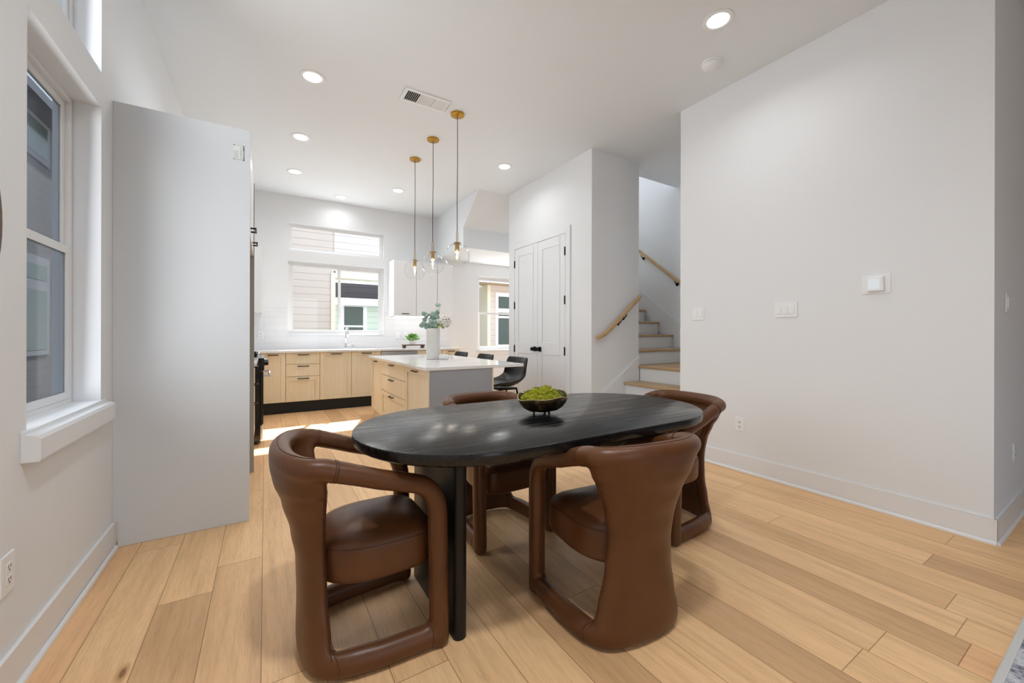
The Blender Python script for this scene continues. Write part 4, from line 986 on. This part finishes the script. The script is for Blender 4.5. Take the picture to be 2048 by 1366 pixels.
def chair_at(label, front_c, ang):   # front_c: floor point midway between the front legs (outer face), ang: facing direction
    d = Vector((math.cos(ang), math.sin(ang), 0)); make_chair(label, Vector((front_c[0], front_c[1], 0))-d*0.585, ang)
chair_at('brown leather armchair at the left end of the table, by the tall white panel', (0.592, 1.655), math.radians(0))
chair_at('brown leather armchair on the near side of the table with its back to the camera', (1.282, 1.49), math.radians(84))
chair_at('brown leather armchair on the far side of the table, in front of the island', (1.205, 1.862), math.radians(-90))
chair_at('brown leather armchair at the right end of the table, near the stairs', (1.895, 1.645), math.radians(180))

# ------------------------------------------------------------------ rug and mirror
m = mat('woven_rug', lin(190, 192, 200), 0.95, spec=0.1); n = NT(m); M_rug = m
a = n.noise(n.coord((1, 1, 1)), 9, 4, 0.7); b = n.noise(n.coord((60, 14, 1)), 3, 3, 0.7); f = n.math('ADD', n.math('MULTIPLY', a, 0.6), n.math('MULTIPLY', b, 0.5))
n.col(n.ramp(f, [(0.42, lin(60, 60, 72)), (0.5, lin(140, 142, 154)), (0.58, lin(206, 208, 214))])); n.bump(b, 0.6, 0.004)
rg = thing('rug', 'pale grey woven rug with dark flecks at the lower right corner of the floor', 'rug', (3.6, -0.85, 0))
obj('pile', bxs((-1.515, 1.515, -1.105, 1.125, 0.001, 0.010)), M_rug, rg, bevel=0.003)
obj('binding', bxs((-1.54, 1.54, 1.125, 1.145, 0.001, 0.011), (-1.54, 1.54, -1.13, -1.105, 0.001, 0.011), (-1.54, -1.515, -1.105, 1.125, 0.001, 0.011), (1.515, 1.54, -1.105, 1.125, 0.001, 0.011)), mat('rug_binding', lin(206, 206, 204), 0.9), rg, bevel=0.004)
t = thing('wall_mirror', 'round dark-framed mirror on the left wall, cut by the picture edge', 'mirror', (XL, 1.458, 1.49))
bm = bmesh.new(); tube(bm, [(0.018, 0.36*math.cos(2*PI*k/64), 0.36*math.sin(2*PI*k/64)) for k in range(65)], [(0.009, 0.016)]*65, 8, cap=False, sq=(0, 1, 0)); obj('frame', bm, M_mframe, t, smooth=True)
bm = bmesh.new(); vs = [bm.verts.new((0.012, 0.352*math.cos(2*PI*k/64), 0.352*math.sin(2*PI*k/64))) for k in range(64)]; bm.faces.new(vs); r_ = bmesh.ops.extrude_face_region(bm, geom=list(bm.faces))
for v in r_['geom']:
    if isinstance(v, bmesh.types.BMVert): v.co.x = 0.002
obj('mirror_glass', bm, M_mirror, t)

# ------------------------------------------------------------------ outside
g_ = obj('ground', bxs((-30, 30, 7.5, 45, -0.5, -0.3), (-30, -1.0, -20, 7.5, -0.5, -0.3), (-1, 30, -30, -5.3, -0.5, -0.3)), M_ground); g_['kind'] = 'structure'
YN = 10.4
h = thing('neighbor_house', 'pink-beige sided house close behind the kitchen window', 'house', (0.0, YN, 0))
obj('wall', bxs((-3.0, 1.40, 0, 0.3, -0.4, 4.0), (1.40, 3.3, 0, 0.3, 2.66, 4.0)), M_sid_pink, h)
obj('corner_board', bxs((1.33, 1.43, -0.03, 0.02, -0.4, 2.62)), M_cream, h)
obj('beam', bxs((1.43, 3.3, -0.04, 0.32, 2.50, 2.66)), M_cream, h)
obj('recess_wall', bxs((1.43, 3.3, 0.9, 1.1, 2.0, 2.5)), M_sid_slate, h)
obj('porch_beam', bxs((1.43, 3.3, 0.3, 0.5, 1.88, 2.06)), M_trim, h)
obj('porch_wall', bxs((1.43, 2.9, 0.62, 0.8, -0.4, 1.95)), M_sid_white, h)
wv = obj('window', bxs((1.62, 2.28, 0.57, 0.62, 0.7, 1.93)), M_trim, h)
obj('pane', bxs((1.72, 2.18, 0.56, 0.572, 0.8, 1.33), (1.72, 2.18, 0.56, 0.572, 1.38, 1.86)), M_dkglass, wv)
obj('upper_wall', bxs((1.40, 3.3, -0.02, 0.0, 2.80, 4.0)), M_sid_pale, h)
h = thing('neighbor_house', 'pale sided house with dark windows seen through the breakfast window', 'house', (5.6, 10.0, 0))
obj('wall', bxs((-0.22, 4, 0, 0.3, -0.4, 2.55)), siding('pale_pink_siding', lin(210, 196, 188)), h)
obj('side_wall', bxs((-1.9, -0.26, 0.5, 0.7, -0.4, 2.75)), siding('taupe_siding', lin(160, 148, 130)), h)
obj('soffit', bxs((-0.9, 4, -0.5, 0.3, 2.55, 2.63)), M_tan, h); obj('fascia', bxs((-0.9, 4, -0.53, -0.5, 2.55, 2.75)), M_trim, h)
obj('corner_board', bxs((-0.26, -0.16, -0.02, 0.5, -0.4, 2.55)), M_cream, h)
wv = obj('window', bxs((0.0, 1.2, -0.03, 0.0, 0.75, 2.35)), M_trim, h)
obj('pane', bxs((0.09, 1.11, -0.036, -0.03, 0.86, 1.62), (0.09, 1.11, -0.036, -0.03, 1.68, 1.78), (0.09, 1.11, -0.036, -0.03, 1.90, 2.24)), M_dkglass, wv)
wv = obj('window', bxs((-0.9, -0.42, 0.47, 0.5, 0.85, 2.2)), M_cream, h); obj('pane', bxs((-0.86, -0.47, 0.464, 0.47, 0.92, 1.55), (-0.86, -0.47, 0.464, 0.47, 1.62, 2.12)), M_dkglass, wv)
h = thing('neighbor_house', 'dark grey sided house outside the left window', 'house', (-3.6, 9.0, 0))
obj('wall', bxs((-0.3, 0, -12, 5.0, -0.4, 5.25)), M_sid_grey, h)
bm = bmesh.new(); prism(bm, [(0.35, 5.15), (0.35, 5.3), (-3.5, 7.4), (-3.5, 5.15)], 'y', -12.2, 5.2); obj('roof', bm, M_roof, h)
obj('corner_board', bxs((0.0, 0.03, 2.75, 3.05, -0.4, 5.15)), M_greytrim, h)
for z0, z1 in ((0.85, 2.5), (4.45, 5.05)):
    wv = obj('window', bxs((0.0, 0.03, 1.3, 2.35, z0-0.1, z1+0.08)), M_greytrim, h)
    pn = [(0.03, 0.036, 1.4, 2.22, z0, min(z1, 1.95) if z1 < 3 else z1)] + ([(0.03, 0.036, 1.4, 2.22, 2.15, 2.42)] if z1 < 3 else [])
    obj('pane', bxs(*pn), M_dkglass, wv)
